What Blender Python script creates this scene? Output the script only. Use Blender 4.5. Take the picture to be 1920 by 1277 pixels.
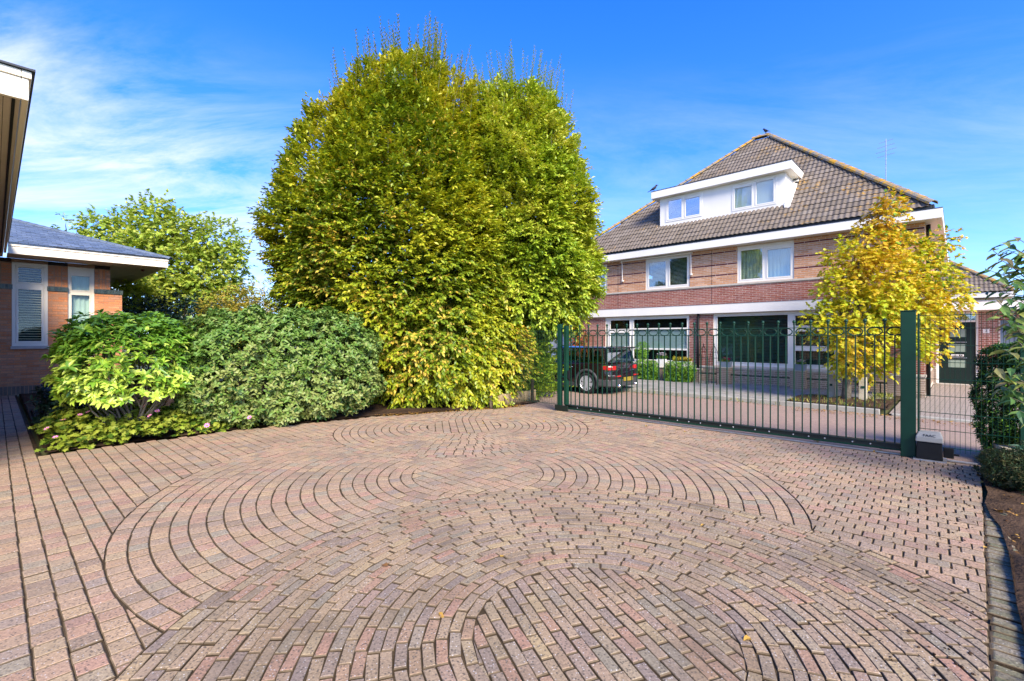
import bpy, math, random
import numpy as np
from mathutils import Vector, Matrix

R = math.radians
rng = np.random.default_rng(11)
random.seed(11)
SC = bpy.context.scene
COL = SC.collection
for _o in list(bpy.data.objects):
    bpy.data.objects.remove(_o)

# ------------------------------------------------------------------ camera
CAM_H = 1.72
cam_d = bpy.data.cameras.new('camera'); cam = bpy.data.objects.new('camera', cam_d); COL.objects.link(cam)
cam.location = (0, 0, CAM_H); cam.rotation_euler = (R(90), 0, 0)
cam_d.sensor_width = 36; cam_d.lens = 36 * 870 / 1920
cam_d.shift_y = -6.5 / 1920
cam_d.clip_start = 0.05; cam_d.clip_end = 2000
SC.camera = cam

# ------------------------------------------------------------------ light, sky, exposure
SUN_EL, SUN_AZ = 37.0, 159.0            # azimuth clockwise from +Y (the view direction)
sd = Vector((math.sin(R(SUN_AZ)) * math.cos(R(SUN_EL)), math.cos(R(SUN_AZ)) * math.cos(R(SUN_EL)), math.sin(R(SUN_EL))))
sun_d = bpy.data.lights.new('sun', 'SUN'); sun = bpy.data.objects.new('sun', sun_d); COL.objects.link(sun)
sun_d.energy = 2.95; sun_d.angle = R(24); sun_d.color = (1.0, 0.90, 0.74)
sun.rotation_euler = sd.to_track_quat('Z', 'Y').to_euler(); sun.location = (0, -10, 20)
SC.view_settings.view_transform = 'Standard'; SC.view_settings.look = 'None'
SC.view_settings.gamma = 1.0; SC.view_settings.exposure = 1.58
SC.view_settings.use_curve_mapping = False
SC.cycles.max_bounces = 6; SC.cycles.diffuse_bounces = 3; SC.cycles.glossy_bounces = 3
SC.cycles.transmission_bounces = 4; SC.cycles.transparent_max_bounces = 10
SC.cycles.caustics_reflective = False; SC.cycles.caustics_refractive = False

W = bpy.data.worlds.new('World'); SC.world = W; W.use_nodes = True
def build_world():
    nt = W.node_tree; N = nt.nodes; L = nt.links; N.clear()
    def nd(t, **k):
        n = N.new(t)
        for a, b in k.items(): setattr(n, a, b)
        return n
    def math_(op, a, b=None, clamp=False):
        n = nd('ShaderNodeMath', operation=op); n.use_clamp = clamp
        for i, s in enumerate((a, b)):
            if s is None: continue
            if isinstance(s, (int, float)): n.inputs[i].default_value = s
            else: L.new(s, n.inputs[i])
        return n.outputs[0]
    sky = nd('ShaderNodeTexSky', sky_type='NISHITA'); sky.sun_disc = False
    sky.sun_elevation = R(SUN_EL); sky.sun_rotation = R(SUN_AZ)
    sky.air_density = 1.0; sky.dust_density = 0.35; sky.ozone_density = 3.0
    hs = nd('ShaderNodeHueSaturation'); hs.inputs['Saturation'].default_value = 1.38; hs.inputs['Value'].default_value = 1.0
    hs.inputs['Hue'].default_value = 0.522
    L.new(sky.outputs[0], hs.inputs['Color'])
    tc = nd('ShaderNodeTexCoord'); sep = nd('ShaderNodeSeparateXYZ'); L.new(tc.outputs['Generated'], sep.inputs[0])
    # clear, dry air: the pale band near the horizon is kept low
    lift = nd('ShaderNodeCombineXYZ'); L.new(sep.outputs[0], lift.inputs[0]); L.new(sep.outputs[1], lift.inputs[1]); L.new(math_('ADD', math_('MULTIPLY', sep.outputs[2], 0.93), 0.08), lift.inputs[2])
    nrm = nd('ShaderNodeVectorMath', operation='NORMALIZE'); L.new(lift.outputs[0], nrm.inputs[0]); L.new(nrm.outputs[0], sky.inputs[0])
    zz = math_('ADD', math_('MAXIMUM', sep.outputs[2], 0.0), 0.16)
    cx = math_('DIVIDE', sep.outputs[0], zz); cy = math_('DIVIDE', sep.outputs[1], zz)
    comb = nd('ShaderNodeCombineXYZ'); L.new(cx, comb.inputs[0]); L.new(cy, comb.inputs[1])
    # cirrus: long streaks on a high plane
    mp = nd('ShaderNodeMapping'); mp.inputs['Rotation'].default_value = (0, 0, R(28)); mp.inputs['Scale'].default_value = (0.75, 1.9, 1)
    mp.inputs['Location'].default_value = (2.3, 0.7, 0)
    L.new(comb.outputs[0], mp.inputs[0])
    n1 = nd('ShaderNodeTexNoise'); n1.inputs['Scale'].default_value = 1.25; n1.inputs['Detail'].default_value = 12; n1.inputs['Roughness'].default_value = 0.66
    n1.inputs['Distortion'].default_value = 0.45
    L.new(mp.outputs[0], n1.inputs['Vector'])
    n2 = nd('ShaderNodeTexNoise'); n2.inputs['Scale'].default_value = 0.55; n2.inputs['Detail'].default_value = 3
    L.new(comb.outputs[0], n2.inputs['Vector'])
    streak = nd('ShaderNodeMapRange'); streak.inputs[1].default_value = 0.39; streak.inputs[2].default_value = 0.62
    L.new(n1.outputs['Fac'], streak.inputs[0])
    # a bank of cirrus to the west (left of the view), thinning out eastwards
    bank = nd('ShaderNodeMapRange'); bank.interpolation_type = 'SMOOTHSTEP'
    bank.inputs[1].default_value = -0.25; bank.inputs[2].default_value = -1.5; bank.inputs[3].default_value = 0.20; bank.inputs[4].default_value = 1.0
    L.new(cx, bank.inputs[0])
    thin = nd('ShaderNodeMapRange'); thin.inputs[1].default_value = 0.36; thin.inputs[2].default_value = 0.62
    L.new(n2.outputs['Fac'], thin.inputs[0])
    low = nd('ShaderNodeMapRange'); low.interpolation_type = 'SMOOTHSTEP'
    low.inputs[1].default_value = 0.52; low.inputs[2].default_value = 0.34; L.new(sep.outputs[2], low.inputs[0])
    m = math_('MULTIPLY', streak.outputs[0], math_('MULTIPLY', bank.outputs[0], math_('ADD', math_('MULTIPLY', thin.outputs[0], 0.55), 0.5)))
    m = math_('MULTIPLY', m, low.outputs[0])
    m = math_('MULTIPLY', m, 0.95, True)
    mix = nd('ShaderNodeMixRGB'); L.new(m, mix.inputs[0]); L.new(hs.outputs[0], mix.inputs[1]); mix.inputs[2].default_value = (2.55, 2.7, 2.85, 1)
    bg = nd('ShaderNodeBackground'); bg.inputs['Strength'].default_value = 0.15
    L.new(mix.outputs[0], bg.inputs['Color'])
    out = nd('ShaderNodeOutputWorld'); L.new(bg.outputs[0], out.inputs[0])
build_world()

# ------------------------------------------------------------------ frames of reference (metres)
class Frame:
    def __init__(s, o, ex):
        n = math.hypot(*ex); s.o = (o[0], o[1]); s.ex = (ex[0] / n, ex[1] / n); s.ey = (-s.ex[1], s.ex[0])
        s.rot = math.atan2(s.ex[1], s.ex[0])
    def w(s, x, y): return (s.o[0] + s.ex[0] * x + s.ey[0] * y, s.o[1] + s.ex[1] * x + s.ey[1] * y)
    def l(s, X, Y):
        dx, dy = X - s.o[0], Y - s.o[1]
        return (dx * s.ex[0] + dy * s.ex[1], dx * s.ey[0] + dy * s.ey[1])
HOUSE = Frame((11.562, 12.980), (.7209, -.6930))     # facade from left to right, y into the house
GATE = Frame((1.12, 10.84), (.745, -.667))           # along the gate from its left post
YARD = Frame((0, 0), (.667, .745))                   # the bungalow and the planting beds
CAR = Frame((2.90, 14.86), (-.7209, .6930))

# ------------------------------------------------------------------ objects
def tag(o, label=None, cat=None, group=None, kind=None):
    if label: o['label'] = label
    if cat: o['category'] = cat
    if group: o['group'] = group
    if kind: o['kind'] = kind
    return o
def empty(name, loc, rz=0.0, label=None, cat=None, group=None):
    o = bpy.data.objects.new(name, None); COL.objects.link(o)
    o.location = loc; o.rotation_euler = (0, 0, rz); o.empty_display_size = 0.2
    return tag(o, label, cat, group)
def link_mesh(name, me, parent=None, loc=None, rot=None):
    o = bpy.data.objects.new(name, me); COL.objects.link(o)
    if parent is not None: o.parent = parent
    if loc is not None: o.location = loc
    if rot is not None: o.rotation_euler = rot
    return o
def copy_tree(o, parent=None):
    c = o.copy(); COL.objects.link(c)
    if parent is not None: c.parent = parent
    for ch in o.children: copy_tree(ch, c)
    return c

class MB:
    """collects simple solids and links them as one mesh object"""
    def __init__(s): s.v = []; s.f = []
    def add(s, vs, fs):
        n = len(s.v); s.v += [tuple(p) for p in vs]; s.f += [tuple(i + n for i in f) for f in fs]; return s
    def box(s, x0, x1, y0, y1, z0, z1, M=None):
        vs = [(x, y, z) for z in (z0, z1) for (x, y) in ((x0, y0), (x1, y0), (x1, y1), (x0, y1))]
        if M is not None: vs = [tuple(M @ Vector(p)) for p in vs]
        return s.add(vs, [(0, 3, 2, 1), (4, 5, 6, 7), (0, 1, 5, 4), (1, 2, 6, 5), (2, 3, 7, 6), (3, 0, 4, 7)])
    def tube(s, pts, rad, n=8, caps=True):
        pts = [Vector(p) for p in pts]
        if isinstance(rad, (int, float)): rad = [rad] * len(pts)
        rings = []
        up = Vector((0, 0, 1)); prev = None
        for i, p in enumerate(pts):
            d = (pts[min(i + 1, len(pts) - 1)] - pts[max(i - 1, 0)]).normalized()
            a = prev if prev is not None else (Vector((1, 0, 0)) if abs(d.z) > .9 else up)
            b = d.cross(a)
            if b.length < 1e-5: b = d.cross(Vector((0, 1, 0)))
            b.normalize(); a = b.cross(d).normalized(); prev = a
            rings.append([p + (a * math.cos(t) + b * math.sin(t)) * rad[i] for t in [2 * math.pi * k / n for k in range(n)]])
        base = len(s.v)
        for r_ in rings: s.v += [tuple(q) for q in r_]
        for i in range(len(rings) - 1):
            for k in range(n):
                k2 = (k + 1) % n
                s.f.append((base + i * n + k, base + i * n + k2, base + (i + 1) * n + k2, base + (i + 1) * n + k))
        if caps:
            s.f.append(tuple(base + k for k in range(n))[::-1]); s.f.append(tuple(base + (len(rings) - 1) * n + k for k in range(n)))
        return s
    def lathe(s, prof, n=16, M=None):
        base = len(s.v)
        for (r, z) in prof:
            for k in range(n):
                t = 2 * math.pi * k / n; p = Vector((r * math.cos(t), r * math.sin(t), z))
                s.v.append(tuple(M @ p) if M is not None else tuple(p))
        for i in range(len(prof) - 1):
            for k in range(n):
                k2 = (k + 1) % n
                s.f.append((base + i * n + k, base + i * n + k2, base + (i + 1) * n + k2, base + (i + 1) * n + k))
        s.f.append(tuple(base + k for k in range(n))[::-1]); s.f.append(tuple(base + (len(prof) - 1) * n + k for k in range(n)))
        return s
    def prism(s, poly, axis, a0, a1):
        """polygon in the two other axes, extruded along axis ('x','y','z')"""
        def put(p, a): return {'x': (a, p[0], p[1]), 'y': (p[0], a, p[1]), 'z': (p[0], p[1], a)}[axis]
        n = len(poly)
        vs = [put(p, a0) for p in poly] + [put(p, a1) for p in poly]
        fs = [tuple(range(n))[::-1], tuple(range(n, 2 * n))] + [(i, (i + 1) % n, n + (i + 1) % n, n + i) for i in range(n)]
        return s.add(vs, fs)
    def mesh(s, name, mat, smooth=False, normals=True):
        me = bpy.data.meshes.new(name); me.from_pydata(s.v, [], s.f); me.materials.append(mat)
        if normals:
            import bmesh
            b = bmesh.new(); b.from_mesh(me); bmesh.ops.recalc_face_normals(b, faces=b.faces); b.to_mesh(me); b.free()
        if smooth: me.polygons.foreach_set('use_smooth', [True] * len(me.polygons))
        me.update(); return me
    def build(s, name, mat, parent=None, smooth=False, bevel=0, loc=None, rot=None, kind=None):
        o = link_mesh(name, s.mesh(name, mat, smooth), parent, loc, rot)
        if bevel:
            m = o.modifiers.new('edge', 'BEVEL'); m.width = bevel; m.segments = 2; m.limit_method = 'ANGLE'; m.angle_limit = R(40)
        if kind: o['kind'] = kind
        return o
def box_obj(name, mat, b, parent=None, bevel=0.006, **k): return MB().box(*b).build(name, mat, parent, bevel=bevel, **k)

def np_mesh(name, V, quads, tris, mat, tint=None, smooth=False):
    """big joined meshes from arrays; tint is one value per face"""
    me = bpy.data.meshes.new(name)
    nq, ntri = len(quads), len(tris)
    me.vertices.add(len(V)); me.vertices.foreach_set('co', np.asarray(V, np.float32).ravel())
    loops = np.concatenate([np.asarray(quads, np.int32).ravel(), np.asarray(tris, np.int32).ravel()])
    me.loops.add(len(loops)); me.loops.foreach_set('vertex_index', loops.astype(np.int32))
    me.polygons.add(nq + ntri)
    st = np.concatenate([np.arange(nq) * 4, nq * 4 + np.arange(ntri) * 3]).astype(np.int32)
    me.polygons.foreach_set('loop_start', st)
    if smooth: me.polygons.foreach_set('use_smooth', np.ones(nq + ntri, bool))
    me.update(calc_edges=True); me.validate()
    if tint is not None:
        at = me.attributes.new('tint', 'FLOAT', 'FACE'); at.data.foreach_set('value', np.asarray(tint, np.float32))
    me.materials.append(mat)
    return me

# ------------------------------------------------------------------ materials
def rgb(h):
    h = h.lstrip('#'); c = [int(h[i:i + 2], 16) / 255 for i in (0, 2, 4)]
    return tuple(((x + .055) / 1.055) ** 2.4 if x > .04045 else x / 12.92 for x in c)
class NT:
    def __init__(s, name):
        s.m = bpy.data.materials.new(name); s.m.use_nodes = True; s.t = s.m.node_tree; s.t.nodes.clear()
        s.out = s.n('ShaderNodeOutputMaterial')
    def n(s, t, **k):
        x = s.t.nodes.new(t)
        for a, b in k.items(): setattr(x, a, b)
        return x
    def l(s, a, b): s.t.links.new(a, b)
    def math(s, op, a, b=0.0, clamp=False):
        x = s.n('ShaderNodeMath', operation=op); x.use_clamp = clamp
        for i, q in enumerate((a, b)):
            if isinstance(q, (int, float)): x.inputs[i].default_value = q
            else: s.l(q, x.inputs[i])
        return x.outputs[0]
    def noise(s, vec, scale, detail=4, rough=.55, dist=0):
        x = s.n('ShaderNodeTexNoise'); x.inputs['Scale'].default_value = scale; x.inputs['Detail'].default_value = detail
        x.inputs['Roughness'].default_value = rough; x.inputs['Distortion'].default_value = dist; s.l(vec, x.inputs['Vector']); return x.outputs['Fac']
    def ramp(s, fac, stops, interp='LINEAR'):
        x = s.n('ShaderNodeValToRGB'); cr = x.color_ramp; cr.interpolation = interp
        while len(cr.elements) < len(stops): cr.elements.new(0.5)
        for e, (p, c) in zip(cr.elements, stops): e.position = p; e.color = (*c, 1) if len(c) == 3 else c
        s.l(fac, x.inputs[0]); return x.outputs[0]
    def mix(s, fac, a, b, mode='MIX'):
        x = s.n('ShaderNodeMixRGB', blend_type=mode)
        for i, q in enumerate((fac, a, b)):
            if isinstance(q, (int, float)): x.inputs[i].default_value = q
            elif isinstance(q, tuple): x.inputs[i].default_value = (*q, 1)
            else: s.l(q, x.inputs[i])
        return x.outputs[0]
    def maprange(s, v, a, b, c=0, d=1):
        x = s.n('ShaderNodeMapRange'); s.l(v, x.inputs[0])
        for i, q in enumerate((a, b, c, d)): x.inputs[i + 1].default_value = q
        return x.outputs[0]
    def bsdf(s, col, rough=.7, spec=.3, metal=0, bump=None, bump_d=.01, coat=0):
        p = s.n('ShaderNodeBsdfPrincipled')
        if isinstance(col, tuple): p.inputs['Base Color'].default_value = (*col, 1)
        else: s.l(col, p.inputs['Base Color'])
        if isinstance(rough, (int, float)): p.inputs['Roughness'].default_value = rough
        else: s.l(rough, p.inputs['Roughness'])
        p.inputs['Specular IOR Level'].default_value = spec; p.inputs['Metallic'].default_value = metal
        p.inputs['Coat Weight'].default_value = coat; p.inputs['Coat Roughness'].default_value = .04
        if bump is not None:
            b = s.n('ShaderNodeBump'); b.inputs['Strength'].default_value = 1; b.inputs['Distance'].default_value = bump_d
            s.l(bump, b.inputs['Height']); s.l(b.outputs[0], p.inputs['Normal'])
        return p.outputs[0]
    def done(s, sh): s.l(sh, s.out.inputs['Surface']); return s.m
    def pos(s): return s.n('ShaderNodeNewGeometry').outputs['Position']
    def obj(s): return s.n('ShaderNodeTexCoord').outputs['Object']
    def rnd(s):
        a = s.n('ShaderNodeAttribute', attribute_name='tint').outputs['Fac']; o = s.n('ShaderNodeObjectInfo').outputs['Random']
        return s.math('FRACT', s.math('ADD', a, s.math('MULTIPLY', o, 0.9173)))

def plain(name, col, rough=.6, spec=.35, var=.10, scale=3.0, bump=0.0, bscale=60, metal=0, coat=0, streak=False):
    t = NT(name); p = t.pos()
    if streak:
        mp = t.n('ShaderNodeMapping'); mp.inputs['Scale'].default_value = (1, 1, .12); t.l(p, mp.inputs[0]); q = mp.outputs[0]
    else: q = p
    n = t.noise(q, scale, 6, .6)
    lo = tuple(c * (1 - var) for c in col); hi = tuple(min(1, c * (1 + var)) for c in col)
    c = t.ramp(n, [(.3, lo), (.7, hi)])
    b = t.noise(p, bscale, 4) if bump else None
    return t.done(t.bsdf(c, rough, spec, metal, b, bump, coat))

def pieces(name, cols, rough=.85, spec=.25, dark=.0, speck=0.0, bscale=65, bump=.007, dirt=None, dirt_s=1.2, dirt_amt=.5):
    """bricks, pavers, tiles: one colour per piece plus grain, speckle and patches of dirt"""
    t = NT(name); p = t.pos(); f = t.rnd(); k = len(cols)
    c = t.ramp(f, [((i + .5) / k, rgb(h)) for i, h in enumerate(cols)])
    g = t.noise(p, bscale, 5, .7)
    c = t.mix(1.0, c, t.ramp(g, [(.25, (.55, .55, .55)), (.75, (1.36, 1.36, 1.36))]), 'MULTIPLY')
    if speck:
        v = t.n('ShaderNodeTexVoronoi'); v.inputs['Scale'].default_value = 72; t.l(p, v.inputs['Vector'])
        sp = t.ramp(v.outputs['Color'], [(.0, (0, 0, 0)), (.66, (0, 0, 0)), (.78, (1, 1, 1))])
        spm = t.math('MULTIPLY', t.maprange(v.outputs['Distance'], .34, .16), t.math('MULTIPLY', sp, speck), True)
        c = t.mix(spm, c, (.60, .56, .51))
        v2 = t.n('ShaderNodeTexVoronoi'); v2.inputs['Scale'].default_value = 48; t.l(p, v2.inputs['Vector'])
        pm = t.math('MULTIPLY', t.maprange(v2.outputs['Distance'], .36, .16), .85, True)
        c = t.mix(pm, c, (.085, .072, .058))
    if dirt:
        d = t.noise(p, dirt_s, 7, .62, .4)
        c = t.mix(t.math('MULTIPLY', t.maprange(d, .47, .70), dirt_amt, True), c, dirt)
    return t.done(t.bsdf(c, rough, spec, 0, g, bump))

def leafmat(name, cols, rough=.45, spec=.35, trans=.28, patch=None, patch_s=.8):
    t = NT(name); p = t.pos(); f = t.rnd(); k = len(cols)
    f2 = t.math('ADD', f, t.math('MULTIPLY', t.math('SUBTRACT', t.noise(p, patch_s, 2), .5), .9 if patch is None else patch), True)
    c = t.ramp(f2, [((i + .5) / k, rgb(h)) for i, h in enumerate(cols)])
    a = t.bsdf(c, rough, spec)
    tr = t.n('ShaderNodeBsdfTranslucent'); t.l(t.mix(1.0, c, (1.25, 1.2, .55), 'MULTIPLY'), tr.inputs[0])
    m = t.n('ShaderNodeMixShader'); m.inputs[0].default_value = trans; t.l(a, m.inputs[1]); t.l(tr.outputs[0], m.inputs[2])
    return t.done(m.outputs[0])

def glassmat(name, refl=.30, tint=(.92, .96, .95)):
    t = NT(name)
    g = t.n('ShaderNodeBsdfGlossy'); g.inputs['Roughness'].default_value = .015; g.inputs['Color'].default_value = (.95, .97, 1, 1)
    tr = t.n('ShaderNodeBsdfTransparent'); tr.inputs[0].default_value = (*tint, 1)
    lw = t.n('ShaderNodeLayerWeight'); lw.inputs['Blend'].default_value = .5
    f = t.math('ADD', t.math('MULTIPLY', t.math('POWER', lw.outputs['Facing'], 3.0), .7), refl, True)
    m = t.n('ShaderNodeMixShader'); t.l(f, m.inputs[0]); t.l(tr.outputs[0], m.inputs[1]); t.l(g.outputs[0], m.inputs[2])
    return t.done(m.outputs[0])

M = {}
M['paver'] = pieces('tumbled_paver', ['#a78d72', '#ad9174', '#958474', '#b09474', '#a07f6c', '#b29874', '#968a74', '#a78c6c', '#ad8972', '#a48e72', '#8e7a66', '#aa8f74'], .9, .2, speck=.8, dirt=rgb('#7a6c5c'), dirt_s=1.1, dirt_amt=.6)
M['ring_paver'] = pieces('shade_toned_ring_paver', ['#9b866a', '#a28b6f', '#88786a', '#a2896d', '#978771', '#a8926c', '#99806d', '#8c816c', '#9f8868', '#a57f69', '#988568', '#857462'], .9, .2, speck=1.0, dirt=rgb('#635848'), dirt_s=1.3, dirt_amt=.6)  # foreground shade is put into these stone colours, darker than the field pavers
M['edge_paver'] = pieces('mossy_edge_paver', ['#7c735f', '#857c68', '#757256', '#877d66', '#6c6c50'], .9, .2, speck=.7, dirt=rgb('#454630'), dirt_s=3, dirt_amt=.95)
M['joint'] = plain('moss_and_sand_joint', rgb('#483c2c'), .95, .1, .5, 5, .006, 120)
M['soil'] = plain('dark_soil', rgb('#4a3a2c'), .95, .1, .4, 6, .03, 40)
M['earth'] = plain('plain_ground', rgb('#5d6040'), .95, .1, .3, .4, .03, 8)
M['slab'] = pieces('grey_pavement_slab', ['#8d8980', '#959188', '#86827a', '#9a968c'], .9, .2, dirt=rgb('#6a6858'), dirt_amt=.4)
M['kerb'] = plain('concrete_kerb', rgb('#9a968a'), .9, .2, .18, 3, .004, 80)
M['concrete'] = plain('rough_concrete', rgb('#b0a690'), .92, .2, .22, 5, .006, 60)
M['mortar'] = plain('lime_mortar', rgb('#cdbcaa'), .95, .1, .12, 9, .003, 120)
M['mortar_warm'] = plain('warm_mortar', rgb('#a8876c'), .95, .1, .12, 9, .003, 120)
M['brick_tan'] = pieces('tan_brick', ['#c48c62', '#cd966c', '#bf855c', '#d29f76', '#c5926d', '#d8aa86'], .9, .15, bump=.002, dirt=rgb('#c0a184'), dirt_s=2.0, dirt_amt=.35)
M['brick_red'] = pieces('red_brick', ['#8f5243', '#985846', '#874c3f', '#a06350', '#925548', '#a46c5e'], .9, .15, bump=.002, dirt=rgb('#a98478'), dirt_s=1.6, dirt_amt=.45)
M['brick_dark'] = pieces('dark_band_brick', ['#6b3530', '#75403a', '#5f2e2a'], .9, .15, bump=.002)
M['brick_base'] = pieces('plinth_brick', ['#94806e', '#9e8b78', '#8c7868', '#a89480', '#938070'], .9, .15, bump=.002, dirt=rgb('#a2937c'), dirt_s=2, dirt_amt=.4)
M['brick_orange'] = pieces('orange_brick', ['#d28758', '#da9262', '#c67c52', '#dd9c70', '#ca8862', '#d09a76', '#b88260'], .9, .15, bump=.003, dirt=rgb('#86664e'), dirt_s=1.4, dirt_amt=.4)
M['brick_soldier'] = pieces('grey_soldier_brick', ['#75685a', '#80725f', '#6c6154'], .9, .15, bump=.003)
M['brick_black'] = plain('black_glazed_brick', rgb('#2a1d18'), .6, .3, .3, 8)
M['green_tile'] = pieces('green_glazed_tile', ['#3d4a40', '#46534a', '#333f38', '#55604f'], .35, .5, bump=.002)
M['white'] = plain('white_paint', (.78, .745, .67), .45, .4, .05, 1.2, streak=True)
M['cream'] = plain('cream_paint', (.86, .77, .59), .45, .4, .04, 1.5, streak=True)
M['sillstone'] = plain('grey_sill_stone', rgb('#b9b0a2'), .8, .3, .1, 8, .002, 90)
M['dark_trim'] = plain('dark_blue_grey_trim', rgb('#2b3036'), .5, .4, .15, 4)
M['black'] = plain('black_plastic', (.007, .0075, .008), .6, .25, .2, 6)
M['soffit'] = plain('grey_brown_soffit', rgb('#c2b4a2'), .7, .3, .08, 2)
M['soffit_green'] = plain('pale_soffit_board', rgb('#a39a86'), .55, .4, .08, 3)
M['dark_room'] = plain('unlit_room', (.02, .022, .022), .9, .1)
M['green_metal'] = plain('dark_green_coated_steel', rgb('#0b3625'), .5, .3, .12, 6)
M['beam_metal'] = plain('black_green_beam', rgb('#152019'), .45, .45, .15, 6)
M['steel'] = plain('galvanised_steel', (.5, .5, .5), .4, .5, .1, 20, metal=.8)
M['pane'] = glassmat('window_glass', .16)
M['pane_dark'] = glassmat('dark_window_glass', .02)
M['car_glass'] = glassmat('tinted_car_glass', .42, (.62, .75, .73))
M['curtain'] = plain('pale_green_curtain', rgb('#b4c4b4'), .8, .2, .08, 4)
M['blind'] = plain('grey_blind_slat', rgb('#b4bcae'), .6, .3, .05)
M['blind_dark'] = plain('black_blind_slat', rgb('#3c5a4c'), .5, .4, .1)
M['blind_cream'] = plain('cream_blind_slat', rgb('#e2d2a4'), .5, .4, .04)
M['frosted'] = plain('frosted_film', rgb('#cfe0dc'), .35, .5, .03)
M['roller'] = plain('white_roller_blind', rgb('#cfd8d4'), .8, .2, .03)
M['bark'] = plain('grey_bark', rgb('#6d6558'), .95, .1, .35, 14, .01, 50)
M['bark_dark'] = plain('dark_bark', rgb('#3a3128'), .95, .1, .3, 14, .01, 50)
M['log'] = pieces('pale_palisade_log', ['#a08d6c', '#8f7c5c', '#ab9a7a'], .95, .1, bump=.003)
M['tyre'] = plain('rubber_tyre', (.02, .02, .02), .85, .2)
M['rim'] = plain('silver_alloy', (.50, .51, .53), .35, .5, .03, metal=.4)
M['car_paint'] = plain('dark_maroon_car_paint', (.012, .005, .006), .22, .5, .05, coat=.8)
M['car_roof'] = plain('black_car_paint', (.012, .012, .016), .18, .5, .05, coat=1)
M['car_plastic'] = plain('grey_car_cladding', (.045, .043, .045), .6, .3, .1)
M['red_lens'] = plain('red_lamp_lens', (.42, .014, .012), .25, .5, .05, coat=.4)
M['chrome'] = plain('chrome', (.75, .75, .76), .12, .5, .02, metal=1)
M['plate'] = plain('yellow_number_plate', rgb('#8a7826'), .5, .4, .15, 12)
M['door_green'] = plain('dark_green_door_paint', (.008, .018, .014), .5, .25, .1)
M['grey_door'] = plain('blue_grey_door_paint', rgb('#6f7a86'), .5, .4, .05)
M['obscured'] = plain('obscured_door_glass', rgb('#8a9a86'), .3, .5, .12, 30)
M['motor_top'] = plain('pale_grey_plastic', rgb('#96948a'), .5, .4, .05, 8)
M['planter_grey'] = plain('blue_grey_planter', rgb('#7d8890'), .6, .3, .1, 6)
M['petal_pink'] = plain('pink_petal', rgb('#d983b4'), .6, .3, .15, 40)
M['petal_magenta'] = plain('magenta_petal', rgb('#b02a6a'), .6, .3, .2, 40)
M['petal_white'] = plain('white_petal', rgb('#d8cfd4'), .6, .3, .1, 40)
M['stamen'] = plain('yellow_stamen', rgb('#c9a02c'), .7, .2, .2, 60)
M['bird'] = plain('black_feather', (.02, .021, .026), .5, .4, .3, 30)

def tilemat():
    t = NT('concrete_roof_tile'); p = t.pos(); f = t.rnd()
    c = t.ramp(f, [(.1, rgb('#6a6054')), (.4, rgb('#766b5f')), (.65, rgb('#6e645a')), (.9, rgb('#7c7266'))])
    g = t.noise(p, 45, 5, .7); c = t.mix(1.0, c, t.ramp(g, [(.25, (.72, .72, .72)), (.75, (1.2, 1.2, 1.2))]), 'MULTIPLY')
    lich = t.math('MULTIPLY', t.maprange(t.noise(p, .75, 3, .6, .5), .56, .68), t.maprange(t.noise(p, 9, 4, .7), .50, .62), True)
    c = t.mix(t.math('MULTIPLY', lich, .85), c, rgb('#ac8129'))
    return t.done(t.bsdf(c, .9, .2, 0, g, .003))
def ridgemat():
    t = NT('lichened_ridge_tile'); p = t.pos()
    g = t.noise(p, 45, 5, .7); c = t.ramp(g, [(.25, rgb('#6f675b')), (.75, rgb('#8f8678'))])
    c = t.mix(t.maprange(t.noise(p, 4.5, 4, .7), .47, .60), c, rgb('#b3882f'))
    return t.done(t.bsdf(c, .9, .2, 0, g, .004))
def brick_sheet(name, c1, c2, mo, scale, rot=0, w=.5, h=.25, dirt='#8b8070'):
    t = NT(name); p = t.pos(); mp = t.n('ShaderNodeMapping'); mp.inputs['Rotation'].default_value = (0, 0, rot); t.l(p, mp.inputs[0])
    b = t.n('ShaderNodeTexBrick'); t.l(mp.outputs[0], b.inputs['Vector']); b.inputs['Scale'].default_value = scale
    b.inputs['Color1'].default_value = (*rgb(c1), 1); b.inputs['Color2'].default_value = (*rgb(c2), 1); b.inputs['Mortar'].default_value = (*rgb(mo), 1)
    b.inputs['Mortar Size'].default_value = .012; b.inputs['Brick Width'].default_value = w; b.inputs['Row Height'].default_value = h
    g = t.noise(p, 60, 5, .7); c = t.mix(1.0, b.outputs['Color'], t.ramp(g, [(.25, (.75, .75, .75)), (.75, (1.2, 1.2, 1.2))]), 'MULTIPLY')
    d = t.noise(p, .7, 6, .6); c = t.mix(t.math('MULTIPLY', t.maprange(d, .45, .7), .4), c, rgb(dirt))
    hgt = t.math('SUBTRACT', t.math('MULTIPLY', g, .3), b.outputs['Fac'])
    return t.done(t.bsdf(c, .9, .2, 0, hgt, .006))
M['tile'] = tilemat(); M['ridge'] = ridgemat()
M['slate'] = pieces('blue_slate', ['#5c6772', '#66717d', '#545e69', '#6e7984'], .42, .45, bump=.002)
M['slate_under'] = plain('dark_roof_felt', (.03, .034, .04), .9, .1)
M['street'] = brick_sheet('pink_street_clinker', '#a38a78', '#957e70', '#6e5f52', 9.5, R(44), .5, .5)
M['front_path'] = brick_sheet('grey_front_path', '#8f8578', '#9a8c80', '#4d463c', 4.8, R(-44), .5, .5)
M['leaf_hornbeam'] = leafmat('hornbeam_leaf', ['#6a801e', '#889822', '#a2a826', '#b6b22e', '#c6bc3c', '#cdbe54', '#cdae42'], .42, .4, .22, .9, .55)
M['leaf_hornbeam_green'] = leafmat('hornbeam_leaf_greener', ['#668626', '#7e9a28', '#96ac2c', '#acb836', '#bcbe44', '#c8be58'], .42, .4, .22, .8, .6)
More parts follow.
